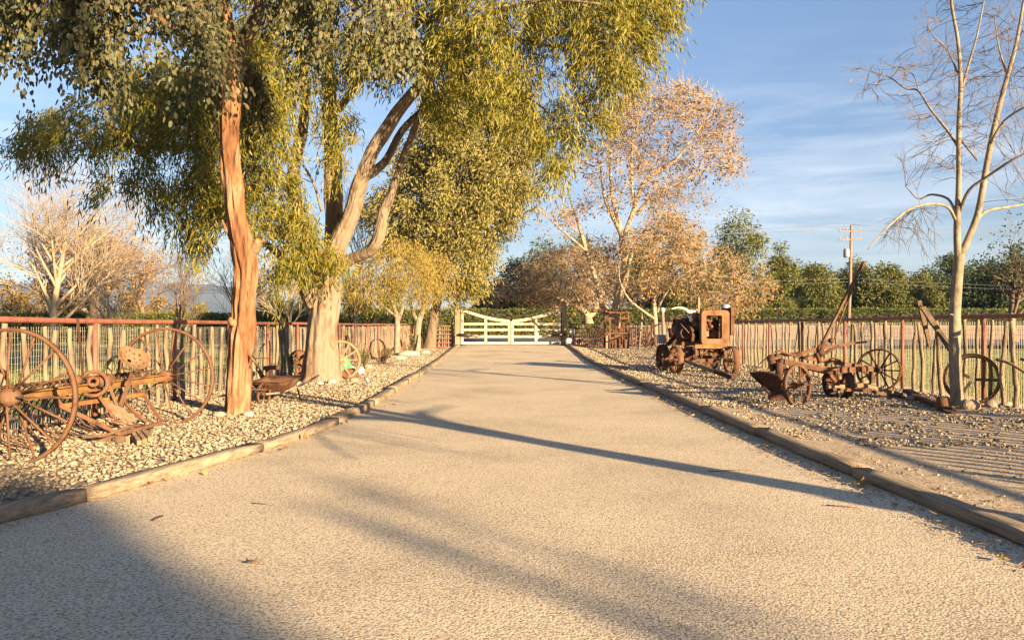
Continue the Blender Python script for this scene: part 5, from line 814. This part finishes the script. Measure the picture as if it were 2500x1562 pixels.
i = np.arange(n)[:, None]*7; j = np.arange(6)[None]; b.add(rows, [np.stack([i+j, i+7+j, i+7+j+1, i+j+1], -1).reshape(-1, 4)]); mo = b.build('moldboard', dk, t); md = mo.modifiers.new('thick', 'SOLIDIFY'); md.thickness = .014
b = MB(); b.plate([z5(315, 1185, 12.45), z5(445, 1190, 12.4), z5(450, 1235, 12.3), z5(312, 1232, 12.35)], (0, .02, .008)); b.build('share', dk, t); MB().bar(z5(270, 1120, 12.7), z5(330, 1190, 12.5), .05, .03).build('landside', dk, t)
l0, l1 = z5(715, 850, 13.4), z5(1078, 135, 13.6); MB().bar(l0, l1, .035, .075, (0, 1, 0)).build('raised_lever', ru, t); MB(True).tube([z5(835, 780, 13.4), z5(905, 560, 13.45), z5(1060, 160, 13.6)], .012, 6).build('latch_rod', ru, t); MB(True).tube([z5(880, 600, 13.5), z5(940, 480, 13.5), z5(1020, 290, 13.55)], .008, 6).build('grip_rod', ru, t); MB().bar(l1-A3(.03, 0, .02), z5(1105, 128, 13.6), .04, .03).build('lever_grip', ru, t)
b = MB(); pp = [z5(x, y, 13.35) for x, y in ((520, 882), (700, 828), (880, 800), (1000, 780), (1110, 770))]
for i in range(4): b.bar(pp[i], pp[i+1], .03, .06-.009*i)
b.build('depth_lever', ru, t); b = MB(True); b.tube(spline([z5(370, 850, 12.8), z5(410, 842, 12.8), z5(470, 862, 13.0), z5(525, 882, 13.2)]), .018, 6); b.build('curved_rod', ru, t); MB(True).tube([z5(190, 1000, 12.7), z5(280, 915, 12.7), z5(372, 850, 12.8)], .009, 6).build('lift_rod', ru, t)
b = MB(True); b.ring(z5(755, 830, 13.35), (.3, -.95, 0), .11, .03, .04, 16, -.4, 2.6); b.bar(z5(715, 900, 13.3), z5(760, 770, 13.35), .07, .06); b.bar(z5(720, 890, 13.3), z5(880, 800, 13.35), .05, .04); b.bar(z5(700, 860, 13.2), z5(730, 940, 13.2), .06, .05); b.lathe(z5(735, 860, 13.3), (.3, -.95, 0), [(0, -.06), (.06, -.05), (.06, .05), (0, .06)], 12); b.lathe(z5(820, 760, 13.35), (.3, -.95, 0), [(0, -.04), (.045, -.03), (.045, .03), (0, .04)], 10); b.build('quadrant', dk, t)
b = MB(); b.bar(z5(790, 1135, 13.4), z5(1060, 1118, 13.6), .07, .07); b.bar(z5(1050, 1110, 13.6), z5(1390, 1195, 13.7), .05, .06); b.build('tongue', M['plank'], t); b = MB(); b.bar(z5(830, 1150, 13.3), z5(1100, 1160, 13.5), .04, .05); b.bar(z5(1100, 1160, 13.5), z5(1490, 1235, 13.6), .04, .05); b.build('draw_bar', ru, t)
# sickle bar
t = T('sickle_bar', 'dark rusty toothed cutter bar lying on the ground before the bare sycamore', 'cutter bar', G(2290, 992)); s0, s1 = A3(7.0, 13.5, .1), A3(6.45, 11.35, .08); MB().bar(s0, s1, .1, .06).build('bar', dk, t); sdv = nrm(s1-s0); sp_ = A3(sdv[1], -sdv[0], 0)
for i in range(22): p = s0+(s1-s0)*(.12+.75*i/21); MB().plate([p-sdv*.035+UP*.035, p+sdv*.035+UP*.035, p+sdv*.008-sp_*.15+UP*.0, p-sdv*.008-sp_*.15], (0, 0, .014)).build('guard', ru if i % 2 else dk, t)
MB().bar(s0-sdv*.25+UP*.06, s0+sdv*.5+UP*.02, .14, .05).build('shoe', dk, t); MB(True).lathe(s1+UP*.05-sdv*.25, UP, [(.1, -.1), (.11, .0), (.09, .1), (.03, .12), (0, .12)], 12).build('hinge', ru, t); MB().bar(s1-sdv*.2, s1+sdv*.22-UP*.03, .16, .03).build('divider', dk, t)
t = T('thill_boards', 'two weathered boards in a V leaning on the rail beside the bare sycamore', 'boards', z5(1700, 1000, 13.4)*A3(1, 1, 0)); b0, b1, b2, b3 = z5(1522, 440, 13.5), z5(1608, 790, 13.6), z5(1555, 495, 13.4), z5(1790, 850, 13.0)
MB().bar(b0, b1+(b1-b0)*.05, .07, .05, (0, 1, 0)).build('board', M['darkwood'], t); MB().bar(b2, b3+(b3-b2)*.25, .085, .05, (0, 1, 0)).build('board', M['darkwood'], t); MB(True).tube([z5(1505, 462, 13.5), z5(1530, 470, 13.5), z5(1570, 520, 13.4)], .012, 6).build('iron_strap', dk, t)
# small things on the drive
def dry_leaf(label, c, s_, rz, m):
    b = MB(); c = A3(*c); n = 7; a0 = rz; v = [c+A3(0, 0, .012)]
    for i in range(14): a = a0+2*math.pi*i/14; r_ = s_*(.5 if i % 2 else 1)*(.75+.25*math.cos(a-a0)); v.append(c+A3(math.cos(a)*r_, math.sin(a)*r_, .02+.5*r_*(math.sin(a*1.5)**2)))
    b.add(v, [[[0, 1+i, 1+(i+1) % 14] for i in range(14)]]); tag(b.build('fallen_leaf', m, org=c), label, 'leaf', 'leaves fallen on the drive')
dry_leaf('largest brown dry leaf curled against the drive edging on the plow side', G(2104, 1188), .1, 1., M['leafO']); dry_leaf('pale straw coloured leaf lying near the plow side edging in the foreground', G(2450, 1372), .05, 2., M['leafD']); dry_leaf('flat tan leaf in the middle of the near drive', G(617, 1380), .05, .3, M['plank']); dry_leaf('small brown leaf on the sunlit drive by the dapple', G(1870, 1095), .045, 0, M['leafO'])
c = G(386, 1268); tag(MB(True).tube(spline([c+A3(-.015, -.05, .008), c+A3(.012, 0, .02), c+A3(.006, .05, .014), c+A3(-.01, .085, .008)]), .005, 6).build('stick', M['darkrust'], org=c), 'short dark bent stick lying on the near drive', 'stick')
for x, y, l_ in ((1780, 1150, .2), (640, 1232, .09), (2060, 1238, .12)): c = G(x, y); a = random.uniform(-.6, .6); tag(MB(True).tube([c+A3(-l_*math.cos(a), -l_*math.sin(a), .006), c+A3(0, .01, .008), c+A3(l_*math.cos(a), l_*math.sin(a), .006)], .004, 5).build('twig', M['barkD'], org=c), {1780: 'thin straight twig lying in the long trunk shadow on the drive', 640: 'small straw brown twig beside the bent stick on the near drive', 2060: 'thin twig on the drive near the plow side edging'}[x], 'twig')

# ------------------------------------------------------------------ the evening air
hz = MB(); hz.add([(x, y, z) for z in (-8, 230) for x, y in ((-6500, -400), (6500, -400), (6500, 4200), (-6500, 4200))], [[[3,2,1,0],[4,5,6,7],[0,1,5,4],[1,2,6,5],[2,3,7,6],[3,0,4,7]]])
hm = bpy.data.materials.new('haze'); hm.use_nodes = True; hn = hm.node_tree.nodes; hn.remove(hn['Principled BSDF']); hv = hn.new('ShaderNodeVolumePrincipled'); hv.inputs['Color'].default_value = (.30, .5, 1, 1); hv.inputs['Density'].default_value = .00009; hv.inputs['Anisotropy'].default_value = 0
hm.node_tree.links.new(hv.outputs[0], hn['Material Output'].inputs['Volume']); stuff(hz.build('haze', hm))
